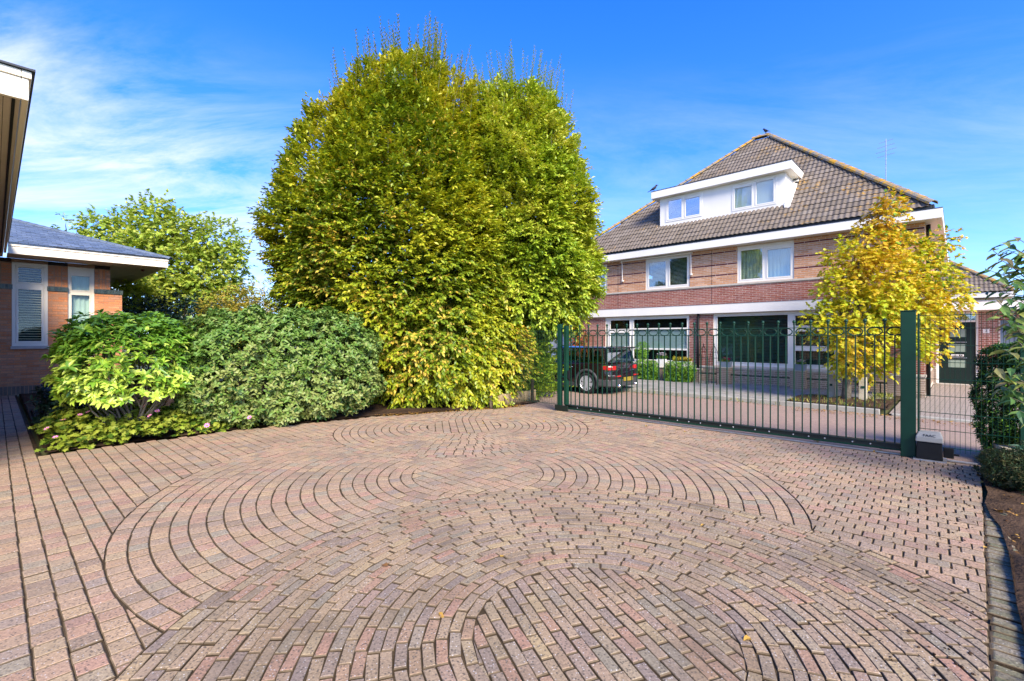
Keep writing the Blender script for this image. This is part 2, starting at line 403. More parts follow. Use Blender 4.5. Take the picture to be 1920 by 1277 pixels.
M['leaf_maple'] = leafmat('yellow_autumn_leaf', ['#6c9626', '#86a828', '#a2b62a', '#bcbe2a', '#cebc2e', '#d2aa32'], .5, .3, .3, 1.0, .5)
M['leaf_back'] = leafmat('light_green_leaf', ['#728e30', '#869e36', '#9ab03e', '#acba48', '#b8bc52'], .5, .3, .3, .8, .3)
M['leaf_yellow'] = leafmat('yellow_green_leaf', ['#6f7a1e', '#8b8b26', '#a09630', '#a8923a'], .5, .3, .3)
M['leaf_viburnum'] = leafmat('dull_green_hedge_leaf', ['#355820', '#446828', '#53762c', '#648434', '#768c40', '#8a924e'], .48, .4, .12, .5, .7)
M['leaf_rhodo'] = leafmat('glossy_lime_leaf', ['#6a9430', '#80aa34', '#98bc38', '#aeca44', '#c0d25a'], .35, .5, .18, .6, .9)
M['leaf_dark'] = leafmat('dark_bluish_leaf', ['#14291f', '#1c3426', '#233d2c', '#2d4a36'], .35, .5, .08)
M['leaf_ground'] = leafmat('anemone_leaf', ['#3f5a1b', '#56721f', '#6f8a26', '#8a9c30', '#9aa23c'], .5, .3, .25)
M['leaf_yew'] = leafmat('yew_needle', ['#1c3a16', '#27491a', '#4a7a24', '#86b438'], .5, .3, .1)
M['leaf_box'] = leafmat('box_hedge_leaf', ['#5c8a22', '#74a02a', '#8db432', '#4a7a1e'], .45, .4, .25)
M['leaf_conifer'] = leafmat('low_conifer_needle', ['#2a3d22', '#34472a', '#44532e', '#4f4a2c'], .6, .2, .05)
M['leaf_big'] = leafmat('large_drooping_leaf', ['#34552a', '#46682e', '#5d7c36', '#6f8240', '#7a6a4e', '#8d9a4a'], .42, .45, .2, .3)
M['leaf_orange'] = leafmat('orange_berry_leaf', ['#c2571c', '#d26a20', '#b84a1a', '#6a6a24'], .5, .3, .2)
M['leaf_grass'] = leafmat('grass_blade', ['#6e7c34', '#8a8a40', '#7a8a34', '#9a9050'], .6, .2, .2)
M['leaf_fallen'] = leafmat('fallen_leaf', ['#a8843a', '#b59048', '#96703a', '#7e5a34'], .7, .2, .1)
M['leaf_agave'] = leafmat('blue_green_strap_leaf', ['#56806e', '#6a927c', '#4a705e'], .5, .3, .1)
M['leaf_litter'] = leafmat('old_leaf_litter', ['#7a5a30', '#96703a', '#b08a3c', '#6a4a2c'], .8, .1, .05)
M['paver_edge'] = plain('dirt_worn_paver_edge', rgb('#665844'), .95, .1, .35, 9, .004, 120)
M['pane_sky'] = glassmat('reflecting_window_glass', .45)
# ------------------------------------------------------------------ leaves
def unit(a): return a / np.maximum(np.linalg.norm(a, axis=-1, keepdims=True), 1e-9)
T_SMALL = (np.array([(0, 0, 0), (.48, -.5, .10), (1, 0, -.06), (.48, .5, .10)]), [], [(0, 1, 2), (0, 2, 3)])
T_BROAD = (np.array([(0, 0, 0), (.30, -.46, .07), (.72, -.34, .03), (1, 0, -.16), (.72, .34, .03), (.30, .46, .07), (.52, 0, .0)]),
           [(0, 1, 2, 6), (0, 6, 4, 5)], [(6, 2, 3), (6, 3, 4)])
T_LOBED = (np.array([(0, 0, 0), (.15, -.5, .05), (.42, -.26, .0), (.66, -.50, -.03), (.70, -.18, .0), (1, 0, -.1), (.70, .18, .0), (.66, .50, -.03), (.42, .26, .0), (.15, .5, .05)]),
           [(0, 1, 2, 8), (2, 3, 4, 8), (4, 6, 7, 8)], [(0, 8, 9), (4, 5, 6)])
def leaf_arrays(P, D, N, L, Wd, T):
    D = unit(D); S = unit(np.cross(D, N)); U = np.cross(S, D)
    v = T[0]; n = len(P); k = len(v)
    V = (P[:, None, :] + D[:, None, :] * (L[:, None] * v[None, :, 0])[..., None]
         + S[:, None, :] * (Wd[:, None] * v[None, :, 1])[..., None] + U[:, None, :] * (L[:, None] * v[None, :, 2])[..., None])
    off = (np.arange(n) * k)[:, None, None]
    q = (np.array(T[1], int)[None] + off).reshape(-1, 4) if T[1] else np.zeros((0, 4), int)
    t = (np.array(T[2], int)[None] + off).reshape(-1, 3) if T[2] else np.zeros((0, 3), int)
    return V.reshape(-1, 3), q, t, (len(T[1]), len(T[2]))
def leaf_mesh(name, P, D, N, L, Wd, tint, mat, T=T_SMALL):
    P = np.asarray(P, float); n = len(P)
    L = np.broadcast_to(L, (n,)).astype(float); Wd = np.broadcast_to(Wd, (n,)).astype(float)
    V, q, t, (a, b) = leaf_arrays(P, np.asarray(D, float), np.asarray(N, float), L, Wd, T)
    tint = np.clip(np.broadcast_to(tint, (n,)), .001, .999)
    return np_mesh(name, V, q, t, mat, np.concatenate([np.repeat(tint, a), np.repeat(tint, b)]))
def lumps(P, seed, scale, octaves=2):
    r = np.random.default_rng(seed); o = np.zeros(len(P)); amp = 1
    for k in range(octaves):
        for _ in range(4):
            d = unit(r.normal(size=3)) / scale * 2 * math.pi * r.uniform(.7, 1.3)
            o += amp * np.sin(P @ d + r.uniform(0, 6.28)) / 2.0
        scale *= .45; amp *= .55
    return o
def sprays(P, D, n, length, droop, spread, leafL, leafW, up=.75, tint=None):
    """n leaves alternately along a short twig from P in direction D; returns leaf arrays"""
    m = len(P); D = unit(D)
    side = unit(np.cross(D, np.array([0, 0, 1.0])) + 1e-6 + rng.normal(0, .25, (m, 3)))
    i = np.arange(n); tt = (i + .5) / n
    Ln = length * rng.uniform(.6, 1.2, m)
    base = P[:, None] + D[:, None] * (Ln[:, None] * tt)[..., None] + np.array([0, 0, -1.]) * (droop * Ln[:, None] * tt ** 2)[..., None]
    sg = np.where(i % 2 == 0, 1., -1.)[None, :, None]
    ld = D[:, None] * .75 + side[:, None] * sg * spread * (1 - .5 * tt)[None, :, None] + np.array([0, 0, -.35]) + rng.normal(0, .22, (m, n, 3))
    nn = np.array([0, 0, 1.]) * up + D[:, None] * (1 - up) * 1.2 + rng.normal(0, .28, (m, n, 3))
    ll = leafL * rng.uniform(.7, 1.15, (m, n)); ww = leafW * rng.uniform(.8, 1.15, (m, n))
    tn = (tint if tint is not None else rng.uniform(0, 1, m))[:, None] * .6 + rng.uniform(0, .4, (m, n))
    f = lambda a: a.reshape(-1, a.shape[-1])
    return f(base), f(ld), f(nn), ll.ravel(), ww.ravel(), tn.ravel()
def tree_tubes(name, segs, mat, parent, n=7):
    m = MB()
    for pts, rad in segs: m.tube(pts, rad, n)
    return m.build(name, mat, parent, smooth=True)
def bend(p0, p1, k=5, wob=.08, r0=.1, r1=.03):
    p0, p1 = np.array(p0, float), np.array(p1, float); Ln = np.linalg.norm(p1 - p0)
    pts = [tuple(p0 + (p1 - p0) * t + rng.normal(0, wob * Ln * .25, 3) * (0 < t < 1)) for t in np.linspace(0, 1, k)]
    return pts, [r0 + (r1 - r0) * t for t in np.linspace(0, 1, k)]

# ------------------------------------------------------------------ laying pavers
def px_of(x, y, z=0): return (960 + 870 * x / y, 632 + 870 * (CAM_H - z) / y) if y > .05 else (1e6, 1e6)
def shown(x, y, z=0):
    a, b = px_of(x, y, z); return y > .3 and -420 < a < 2300 and 0 < b < 1640
def clip(poly, n, c):
    """keep the side of the line where p.n >= c"""
    out = []
    for i in range(len(poly)):
        p, q = poly[i], poly[(i + 1) % len(poly)]; a = p[0] * n[0] + p[1] * n[1] - c; b = q[0] * n[0] + q[1] * n[1] - c
        if a >= 0: out.append(p)
        if (a < 0) != (b < 0): t = a / (a - b); out.append((p[0] + (q[0] - p[0]) * t, p[1] + (q[1] - p[1]) * t))
    return out
def area(p): return .5 * abs(sum(p[i][0] * p[(i + 1) % len(p)][1] - p[(i + 1) % len(p)][0] * p[i][1] for i in range(len(p))))
def clean(p):
    o = []
    for q in p:
        if not o or math.hypot(q[0] - o[-1][0], q[1] - o[-1][1]) > .004: o.append(q)
    if len(o) > 1 and math.hypot(o[0][0] - o[-1][0], o[0][1] - o[-1][1]) <= .004: o.pop()
    return o
def paver_geo(poly, bev=.0085, drop=.007, deep=.03):
    n = len(poly); cx = sum(p[0] for p in poly) / n; cy = sum(p[1] for p in poly) / n
    inn = []
    for x, y in poly:
        d = math.hypot(x - cx, y - cy) or 1e-6; k = max(0, 1 - bev * 1.35 / d); inn.append((cx + (x - cx) * k, cy + (y - cy) * k))
    md = [((3 * a[0] + 2 * b[0]) / 5, (3 * a[1] + 2 * b[1]) / 5) for a, b in zip(inn, poly)]
    V = [(x, y, 0) for x, y in inn] + [(x, y, -drop * .38) for x, y in md] + [(x, y, -drop) for x, y in poly] + [(x, y, -deep) for x, y in poly]
    F = [tuple(range(n))] + [(k + n + i, k + n + (i + 1) % n, k + (i + 1) % n, k + i) for k in (0, n, 2 * n) for i in range(n)]
    return V, F, [0] * (n + 1) + [2] * n + [1] * n
def ccw(p):
    s = sum(p[i][0] * p[(i + 1) % len(p)][1] - p[(i + 1) % len(p)][0] * p[i][1] for i in range(len(p))); return p if s > 0 else p[::-1]
def in_view(x, y):
    a, b = px_of(x, y); return y > .3 and -40 < a < 1960 and 0 < b < 1300
def lay(parent, items, mat, one='paver', rest='paver_field', limit=300, ztop=0.0, rough=1.0, bev=.0085):
    """items: (polygon, share key or None, angle). The largest in view become objects, the others one joined part"""
    rec = []
    for poly, key, ang in items:
        poly = ccw(clean(poly))
        if len(poly) < 3 or area(poly) < .0006: continue
        cx = sum(p[0] for p in poly) / len(poly); cy = sum(p[1] for p in poly) / len(poly)
        d = math.hypot(cx, cy); big = area(poly) / d ** 3 if in_view(cx, cy) else 0
        rec.append((big, cx, cy, poly, key, ang))
    rec.sort(key=lambda r: -r[0])
    cache = {}; n1 = 0
    V, F, TI, MI = [], [], [], []
    for big, cx, cy, poly, key, ang in rec:
        dz = random.gauss(0, .0016) * rough; tx, ty = random.gauss(0, .008) * rough, random.gauss(0, .008) * rough; tw = random.gauss(0, .016) * rough; jx, jy = random.gauss(0, .0016) * rough, random.gauss(0, .0016) * rough; cx += jx; cy += jy; c0, s0 = math.cos(tw), math.sin(tw); poly = [(cx + (x + jx - cx) * c0 - (y + jy - cy) * s0, cy + (x + jx - cx) * s0 + (y + jy - cy) * c0) for x, y in poly]
        if n1 < limit and big > 0:
            n1 += 1
            c, s = math.cos(-ang), math.sin(-ang)
            loc = [((x - cx) * c - (y - cy) * s, (x - cx) * s + (y - cy) * c) for x, y in poly]
            me = cache.get(key) if key is not None and len(poly) == 4 else None
            if me is None:
                if key is not None and len(poly) == 4: c, s = math.cos(-ang - tw), math.sin(-ang - tw); loc = [((x - cx) * c - (y - cy) * s, (x - cx) * s + (y - cy) * c) for x, y in poly]
                v, f, mi = paver_geo(loc, bev); me = bpy.data.meshes.new(one); me.from_pydata(v, [], f); me.materials.append(mat); me.materials.append(M['joint']); me.materials.append(M['paver_edge']); me.polygons.foreach_set('material_index', mi)
                if key is not None and len(poly) == 4: cache[key] = me
            link_mesh(one, me, parent, (cx, cy, ztop + dz), (tx, ty, ang + (tw if len(poly) == 4 and key is not None else 0)))
        else:
            v, f, mi = paver_geo(poly, bev); b = len(V); MI += mi
            V += [(x, y, z + ztop + dz + (x - cx) * ty - (y - cy) * tx) for x, y, z in v]; F += [tuple(i + b for i in q) for q in f]
            TI += [random.random()] * len(f)
    if F:
        me = bpy.data.meshes.new(rest); me.from_pydata(V, [], F); me.materials.append(mat); me.materials.append(M['joint']); me.materials.append(M['paver_edge']); me.polygons.foreach_set('material_index', MI)
        at = me.attributes.new('tint', 'FLOAT', 'FACE'); at.data.foreach_set('value', TI)
        tag(link_mesh(rest, me, parent), kind='stuff')

CF, RF = (.53, 2.72), 2.56          # paving circles: centre, radius
CM, RM = (-.43, 5.91), 3.58
CT, RT = (-.93, 9.0), 2.37
EDGE_N = (-.7071, .7071); EDGE_C = -.05      # the driveway lies where p.EDGE_N >= EDGE_C
GATE_X = 8.76                                 # yard coordinate of the gate line
def bed_edge(x): return float(np.interp(x, [.5, 2.9, 5.44, 8.2, 8.6, 9.2], [9.62, 9.52, 8.9, 7.72, 7.55, 7.5]))
def on_drive(x, y):
    bx, by = YARD.l(x, y)
    if bx > GATE_X or y < 1.25: return False
    if bx > .48: return by < bed_edge(bx)
    return by < 20.15
def in_c(p, c, r): return math.hypot(p[0] - c[0], p[1] - c[1]) < r
def outside(poly, c, r):
    m = (sum(p[0] for p in poly) / len(poly), sum(p[1] for p in poly) / len(poly)); d = math.hypot(m[0] - c[0], m[1] - c[1]) or 1e-6
    n = ((m[0] - c[0]) / d, (m[1] - c[1]) / d); return clip(poly, n, n[0] * c[0] + n[1] * c[1] + r)
def inside(poly, c, r):
    m = (sum(p[0] for p in poly) / len(poly), sum(p[1] for p in poly) / len(poly)); d = math.hypot(m[0] - c[0], m[1] - c[1]) or 1e-6
    n = ((m[0] - c[0]) / d, (m[1] - c[1]) / d); return clip(poly, (-n[0], -n[1]), -(n[0] * c[0] + n[1] * c[1] + r))
def ring_items(c, r0, w, nr, along, gap, bond):
    out = []
    for k in range(nr):
        ra, rb = r0 + k * w, r0 + (k + 1) * w - gap; rm = (ra + rb) / 2
        n = max(6, round(2 * math.pi * rm / along)); a0 = random.random() * 6.28 if not bond else (k % 2) * math.pi / n + random.gauss(0, .01)
        for i in range(n):
            a = a0 + 2 * math.pi * i / n; h = math.pi / n - gap / 2 / rm
            x, y = c[0] + rm * math.cos(a), c[1] + rm * math.sin(a)
            if not shown(x, y): continue
            pts = [(c[0] + r * math.cos(a + s), c[1] + r * math.sin(a + s)) for r, s in ((ra, -h), (rb, -h), (rb, h), (ra, h))]
            out.append((pts, (nr, k), a))
    return out
def grid_items(o, ang, L, Wd, gap, half, xr, yr):
    ex, ey = (math.cos(ang), math.sin(ang)), (-math.sin(ang), math.cos(ang)); out = []
    for j in range(int(yr[0] / Wd), int(yr[1] / Wd) + 1):
        sh = (random.random() * L if half == 'random' else (j % 2) * half * L + random.gauss(0, .006))
        for i in range(int(xr[0] / L) - 1, int(xr[1] / L) + 2):
            x0 = i * L + sh; y0 = j * Wd
            pts = [(o[0] + ex[0] * u + ey[0] * v, o[1] + ex[1] * u + ey[1] * v) for u, v in ((x0, y0), (x0 + L - gap, y0), (x0 + L - gap, y0 + Wd - gap), (x0, y0 + Wd - gap))]
            out.append((pts, 'g', ang))
    return out
def mid(p): return (sum(q[0] for q in p) / len(p), sum(q[1] for q in p) / len(p))
def build_paving():
    S = lambda name: tag(empty(name, (0, 0, 0)), kind='structure')
    # sand and moss under and between the stones
    g = MB()
    pts = [YARD.w(.46, 20.2), YARD.w(.46, 9.60), YARD.w(2.9, 9.5), YARD.w(5.44, 8.88), YARD.w(8.2, 7.7), YARD.w(8.78, 7.5), YARD.w(8.78, 0.0), (5.0, 4.9), (2.6, 2.5), (1.3, 1.2), (-3.0, 1.2), (-9, 6), (-20, 13), YARD.w(-3, 20.2)]
    g.add([(x, y, -.011) for x, y in pts], [tuple(range(len(pts)))[::-1]])
    dr = g.build('driveway', M['joint']); tag(dr, kind='structure')
    F_, Mi, T_ = S('driveway_ring_of_long_stones'), S('driveway_middle_ring'), S('driveway_far_ring')
    gap = .0055
    # ring of long narrow stones at the camera's feet
    it = []
    for p, k, a in ring_items(CF, .76, .072, 25, .208, gap, False): it.append((p, k, a))
    ang = math.atan2(.936, -.352)
    for p, k, a in grid_items(CF, ang, .208, .0735, gap, .5, (-.9, .9), (-.9, .9)):
        m = mid(p)
        if in_c(m, CF, .80): it.append((inside(p, CF, .752), k if in_c(m, CF, .62) else None, a))
    it = [(clip(p, EDGE_N, EDGE_C), None if mid(p)[0] * EDGE_N[0] + mid(p)[1] * EDGE_N[1] < EDGE_C + .12 else k, a) for p, k, a in it if p]
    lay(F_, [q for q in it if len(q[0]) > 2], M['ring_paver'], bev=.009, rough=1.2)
    # far ring
    it = []
    for p, k, a in ring_items(CT, .72, .1375, 12, .141, gap, True):
        if on_drive(*mid(p)): it.append((p, k, a))
    for p, k, a in grid_items(CT, R(100), .141, .1385, gap, 0, (-.8, .8), (-.8, .8)):
        if in_c(mid(p), CT, .76): it.append((inside(p, CT, .712), k if in_c(mid(p), CT, .58) else None, a))
    lay(T_, [q for q in it if q[0]], M['paver'])
    # middle ring, cut by the two others
    it = []
    def cut(p, k, a):
        m = mid(p); q = p
        for c, r in ((CF, RF), (CT, RT)):
            d = math.hypot(m[0] - c[0], m[1] - c[1])
            if d < r - .06: return
            if d < r + .12: q = outside(q, c, r + gap * .6); k = None
            if len(q) < 3: return
        it.append((q, k, a))
    for p, k, a in ring_items(CM, .83, .1375, 20, .141, gap, True):
        if on_drive(*mid(p)): cut(p, k, a)
    ya = math.atan2(.745, .667)
    for p, k, a in grid_items(CM, ya, .1395, .1395, gap, 0, (-1, 1), (-1, 1)):
        if in_c(mid(p), CM, .88): cut(inside(p, CM, .822), k if in_c(mid(p), CM, .68) else None, a)
    lay(Mi, [q for q in it if q[0]], M['paver'])
    # the field: unbroken joints along the gate direction
    it = []
    ga = math.atan2(-.667, .745)
    for p, k, a in grid_items((0, 0), ga, .1395, .1395, gap, .5, (-21, 4), (-1.5, 9.2)):
        m = mid(p)
        if not shown(*m) or not on_drive(*m): continue
        q = p; ok = True
        e = m[0] * EDGE_N[0] + m[1] * EDGE_N[1]
        if e < EDGE_C - .07: continue
        if e < EDGE_C + .12: q = clip(q, EDGE_N, EDGE_C); k = None
        for c, r in ((CF, RF), (CT, RT), (CM, RM)):
            d = math.hypot(m[0] - c[0], m[1] - c[1])
            if d < r - .06: ok = False; break
            if d < r + .12 and len(q) > 2: q = outside(q, c, r + gap * .6); k = None
        if ok and len(q) > 2: it.append((q, k, a))
    lay(dr, it, M['paver'])
    # soldier course along the right edge
    it = []
    e, n = (.7071, .7071), (.7071, -.7071)
    for i in range(0, 66):
        s = 2.15 + i * .074; o = (e[0] * s + .05 * .7071 + n[0] * .008 + .0, e[1] * s - .05 * .7071 + n[1] * .008)
        w_ = .066; l_ = .17 + random.gauss(0, .012)
        it.append(([(o[0], o[1]), (o[0] + n[0] * l_, o[1] + n[1] * l_), (o[0] + n[0] * l_ + e[0] * w_, o[1] + n[1] * l_ + e[1] * w_), (o[0] + e[0] * w_, o[1] + e[1] * w_)], None, 0))
    ed = tag(empty('kerb_edging', (0, 0, 0)), kind='structure')
    lay(ed, it, M['edge_paver'], 'edging_stone', 'edging_field', rough=2.5, bev=.014)
build_paving()

# ------------------------------------------------------------------ ground around it
def sheet(name, pts, z, mat, kind='structure', thick=0):
    g = MB(); n = len(pts)
    if thick: g.prism(pts, 'z', z - thick, z)
    else: g.add([(x, y, z) for x, y in pts], [tuple(range(n)) if sum(pts[i][0] * pts[(i + 1) % n][1] - pts[(i + 1) % n][0] * pts[i][1] for i in range(n)) > 0 else tuple(range(n))[::-1]])
    return tag(g.build(name, mat), kind=kind)
sheet('ground', [(-400, -200), (400, -200), (400, 900), (-400, 900)], -.06, M['earth'])
H = HOUSE.w
KY = -4.2                                     # kerb line, metres in front of the facade
sheet('street', [YARD.w(8.8, -9), YARD.w(8.8, 24), H(-30, KY), H(14, KY)], -.016, M['street'])
sheet('front_path', [H(-.45, KY + .12), H(8, KY + .12), H(8, 5.58), H(.02, 5.58), H(.02, -.1), H(-.45, -.1)], .012, M['front_path'])
def soil(name, pts, z, h, seed, mat='soil'):
    """rough earth: a fine grid inside the outline, heaved by noise"""
    from mathutils.geometry import delaunay_2d_cdt
    P = np.array(pts); lo, hi = P.min(0), P.max(0)
    r = np.random.default_rng(seed); n = 1500
    q = r.uniform(lo, hi, (n, 2)); keep = []
    for x, y in q:
        ins = False; j = len(pts) - 1
        for i in range(len(pts)):
            if (pts[i][1] > y) != (pts[j][1] > y) and x < (pts[j][0] - pts[i][0]) * (y - pts[i][1]) / (pts[j][1] - pts[i][1]) + pts[i][0]: ins = not ins
            j = i
        if ins: keep.append((x, y))
    allp = [Vector(p) for p in list(pts) + keep]
    v, e, f, *_ = delaunay_2d_cdt(allp, [], [list(range(len(pts)))], 1, 1e-4)
    A = np.array([(p.x, p.y, 0) for p in v]); hh = lumps(A, seed, .5, 3) * h + r.normal(0, h * .35, len(A))
    V = [(a[0], a[1], z + hh[i] * (0 if i < len(pts) else 1)) for i, a in enumerate(A)]
    g = MB(); g.add(V, [tuple(t) for t in f]); return tag(g.build(name, M[mat], smooth=True), kind='structure')
soil('ground_of_flower_bed', [YARD.w(.5, 20.1), YARD.w(.5, 9.66), YARD.w(2.9, 9.56), YARD.w(5.44, 8.94), YARD.w(8.2, 7.76), YARD.w(9.6, 7.6), YARD.w(9.6, 20)], .02, .03, 3)
soil('ground_beside_driveway', [(1.5, 1.2), (2.5, 2.2), (3.2, 2.94), (3.9, 3.64), (4.38, 4.16), (4.56, 4.42), (4.85, 4.76), (5.2, 5.07), (5.6, 5.52), (6.0, 5.90), (6.62, 6.40), (7.3, 7.0), (9.3, 5.2), (5, 1.0), (3, 1.0)], .025, .035, 4)
def build_pavement():
    base = MB(); a = [H(-14.5, KY + .13), H(-.46, KY + .13), H(-.46, -.1), H(-14.5, -.1)]
    base.add([(x, y, .088) for x, y in a], [(0, 1, 2, 3)]); pv = tag(base.build('pavement', M['joint']), kind='structure')
    it = []
    for i in range(47):
        for j in range(13):
            x0 = -14.4 + i * .30 + (j % 2) * .15; y0 = KY + .15 + j * .305
            if x0 > -.8: continue
            if -2.5 < x0 < -.35 and y0 < -2.15: continue
            it.append(([H(x0, y0), H(x0 + .293, y0), H(x0 + .293, y0 + .298), H(x0, y0 + .298)], 's', HOUSE.rot))
    lay(pv, it, M['slab'], 'slab', 'slab_field', ztop=.1, rough=.7, bev=.004)
    kb = tag(empty('kerb', (0, 0, 0)), kind='structure')
    for i in range(15):
        x0 = -14.6 + i * 1.0; x1 = min(x0 + .992, -.5)
        if x1 - x0 < .1: continue
        c = H((x0 + x1) / 2, KY + .06)
        MB().box(-(x1 - x0) / 2, (x1 - x0) / 2, -.06, .06, -.1, .085).build('kerb_stone', M['kerb'], kb, bevel=.012, loc=(c[0], c[1], .015), rot=(0, 0, HOUSE.rot))
    c = H(4, KY + .06); MB().box(-4.4, 4.4, -.06, .06, -.1, .03).build('dropped_kerb_stone', M['kerb'], kb, bevel=.012, loc=(c[0], c[1], .0), rot=(0, 0, HOUSE.rot))
build_pavement()
soil('ground_round_street_tree', [H(-2.5, KY + .13), H(-.5, KY + .13), H(-.5, -2.2), H(-2.5, -2.2)], .11, .02, 6)
# ------------------------------------------------------------------ masonry, windows, roofs
def cells(x0, x1, z0, z1, holes):
    xs = sorted({x0, x1, *[h for q in holes for h in q[:2] if x0 < h < x1]}); zs = sorted({z0, z1, *[h for q in holes for h in q[2:4] if z0 < h < z1]})
    for i in range(len(xs) - 1):
        for j in range(len(zs) - 1):
            mx, mz = (xs[i] + xs[i + 1]) / 2, (zs[j] + zs[j + 1]) / 2
            if not any(h[0] < mx < h[1] and h[2] < mz < h[3] for h in holes): yield xs[i], xs[i + 1], zs[j], zs[j + 1]
def spans(x0, x1, za, zb, holes):
    s = [(x0, x1)]
    for h in holes:
        if h[2] < zb - .01 and h[3] > za + .01:
            n = []
            for a, b in s:
                if h[0] >= b or h[1] <= a: n.append((a, b)); continue
                if h[0] > a: n.append((a, h[0]))
                if h[1] < b: n.append((h[1], b))
            s = n
    return s
class Masonry:
    """bricks of one house: the ones largest in view become objects, the rest one part per kind of brick"""
    def __init__(s, root, frame): s.root = root; s.fr = frame; s.b = []
    def courses(s, x0, x1, z0, z1, holes, mat, place, L=.207, Hh=.0465, j=.016, off=0, standing=False):
        k = 0; z = z0 + j / 2
        if standing:
            Lb, hb = Hh, z1 - z0 - j
            for a, b in spans(x0, x1, z0, z1, holes):
                x = a + j / 2
                while x + Lb < b + .001: s.b.append((x, x + Lb, z, z + hb, mat, place)); x += Lb + j
            return
        while z + Hh <= z1 + .004:
            for a, b in spans(x0, x1, z, z + Hh, holes):
                st = (k % 2) * (L + j) / 2 + off
                x = math.floor((a - st) / (L + j)) * (L + j) + st
                while x < b:
                    p, q = max(x, a + j / 2), min(x + L, b - j / 2)
                    if q - p > .025: s.b.append((p, q, z, z + Hh, mat, place))
                    x += L + j
            z += Hh + j; k += 1
    def emit(s, limit=300, proud=.006, deep=.02):
        rec = []
        for q in s.b:
            p, f, mat, place = (q[0] + q[1]) / 2, (q[2] + q[3]) / 2, q[4], q[5]
            c = place(p, f, 0); X, Y = s.fr.w(c[0], c[1]); a, b = px_of(X, Y, c[2])
            rec.append(((q[1] - q[0]) / (X * X + Y * Y) if (0 < a < 1920 and 0 < b < 1277) else 0, q))
        rec.sort(key=lambda r: -r[0]); cache = {}; n = 0; rest = {}
        for w, (x0, x1, z0, z1, mat, place) in rec:
            dp = random.uniform(-.002, .002)
            if n < limit and w > 0:
                n += 1; key = (round(x1 - x0, 2), round(z1 - z0, 2), mat, place)
                me = cache.get(key)
                if me is None:
                    hx, hz = (x1 - x0) / 2, (z1 - z0) / 2; o = place(0, 0, 0)
                    vs = [tuple(np.array(place(sx * hx, sz * hz, d)) - np.array(o)) for d in (proud, -deep) for sx, sz in ((-1, -1), (1, -1), (1, 1), (-1, 1))]
                    me = bpy.data.meshes.new('brick'); me.from_pydata(vs, [], BRICK_F); me.materials.append(M[mat]); cache[key] = me
                link_mesh('brick', me, s.root, place((x0 + x1) / 2, (z0 + z1) / 2, dp))
            else: rest.setdefault(mat, []).append((x0, x1, z0, z1, place, dp))
        for mat, L_ in rest.items():
            V, F, TI = [], [], []
            for x0, x1, z0, z1, place, dp in L_:
                b = len(V); V += [place(x, z, d + dp) for d in (proud, -deep) for x, z in ((x0, z0), (x1, z0), (x1, z1), (x0, z1))]
                F += [tuple(i + b for i in f) for f in BRICK_F]; TI += [random.random()] * 5
            me = bpy.data.meshes.new(mat + '_courses'); me.from_pydata(V, [], F); me.materials.append(M[mat])
            me.attributes.new('tint', 'FLOAT', 'FACE').data.foreach_set('value', TI)
            tag(link_mesh(mat + '_courses', me, s.root), kind='stuff')
BRICK_F = [(0, 1, 2, 3), (0, 4, 5, 1), (1, 5, 6, 2), (2, 6, 7, 3), (3, 7, 4, 0)]

def window(root, x0, x1, z0, z1, lights, y=.02, mat='white', fw=.06, glass='pane', sub=.045, name='window'):
    """frame with its lights; each light (x0,x1,z0,z1,backing) gets a sash, a pane and what hangs behind it"""
    m = MB()
    def bars(mm, a, b, c, d, w, ya, yb):
        mm.box(a, b, ya, yb, c, c + w); mm.box(a, b, ya, yb, d - w, d); mm.box(a, a + w, ya, yb, c + w, d - w); mm.box(b - w, b, ya, yb, c + w, d - w)
    bars(m, x0, x1, z0, z1, fw, y, y + .09)
    us = sorted(lights)
    xs = sorted({round((p[1] + q[0]) / 2, 3) for p in us for q in us if 0 <= q[0] - p[1] < .3})
    # everything between the lights is timber
    inner = (x0 + fw, x1 - fw, z0 + fw, z1 - fw)
    for a, b, c, d in cells(*inner, [l[:4] for l in lights]): m.box(a, b, y + .006, y + .085, c, d)
    o = m.build('window' if name is None else name, M[mat], root, bevel=.005)
    for (a, b, c, d, back) in lights:
        s = MB()
        if sub: bars(s, a, b, c, d, sub, y - .006, y + .05); s.build('sash', M[mat], o, bevel=.006)
        MB().box(a + sub * .8, b - sub * .8, y + .022, y + .034, c + sub * .8, d - sub * .8).build('pane', M['pane_sky' if back == 'sky' else 'pane_dark' if back in ('dark', 'blind_dark') else glass], o)
        if back == 'curtain':
            g = MB(); n = max(6, int((b - a) / .035)); vs = []
            for i in range(n + 1):
                x = a + (b - a) * i / n; yy = y + .17 + .028 * math.sin(i * 1.9) + .012 * math.sin(i * .73)
                vs += [(x, yy, c), (x, yy + .004, d)]
            g.add(vs, [(2 * i, 2 * i + 2, 2 * i + 3, 2 * i + 1) for i in range(n)]); g.build('curtain', M['curtain'], o, smooth=True)
        elif back in ('blind', 'blind_dark', 'blind_cream'):
            g = MB(); z = c + .03; st = .05 if back != 'blind_cream' else .075
            while z < d - .02:
                t = .032 if back != 'blind_cream' else .024
                g.add([(a + .02, y + .10, z), (b - .02, y + .10, z), (b - .02, y + .10 + t, z + t * .8), (a + .02, y + .10 + t, z + t * .8)], [(0, 1, 2, 3)]); z += st
            g.build('blind', M[back], o)
        elif back == 'frost': MB().box(a, b, y + .06, y + .064, c, d).build('film', M['frosted'], o)
        elif back == 'roller': MB().box(a, b, y + .10, y + .104, c + .06, d).build('roller_blind', M['roller'], o)
        if back not in ('frost', 'roller'): MB().box(a - .05, b + .05, y + .5, y + .51, c - .05, d + .05).build('room', M['dark_room'], o)
    return o

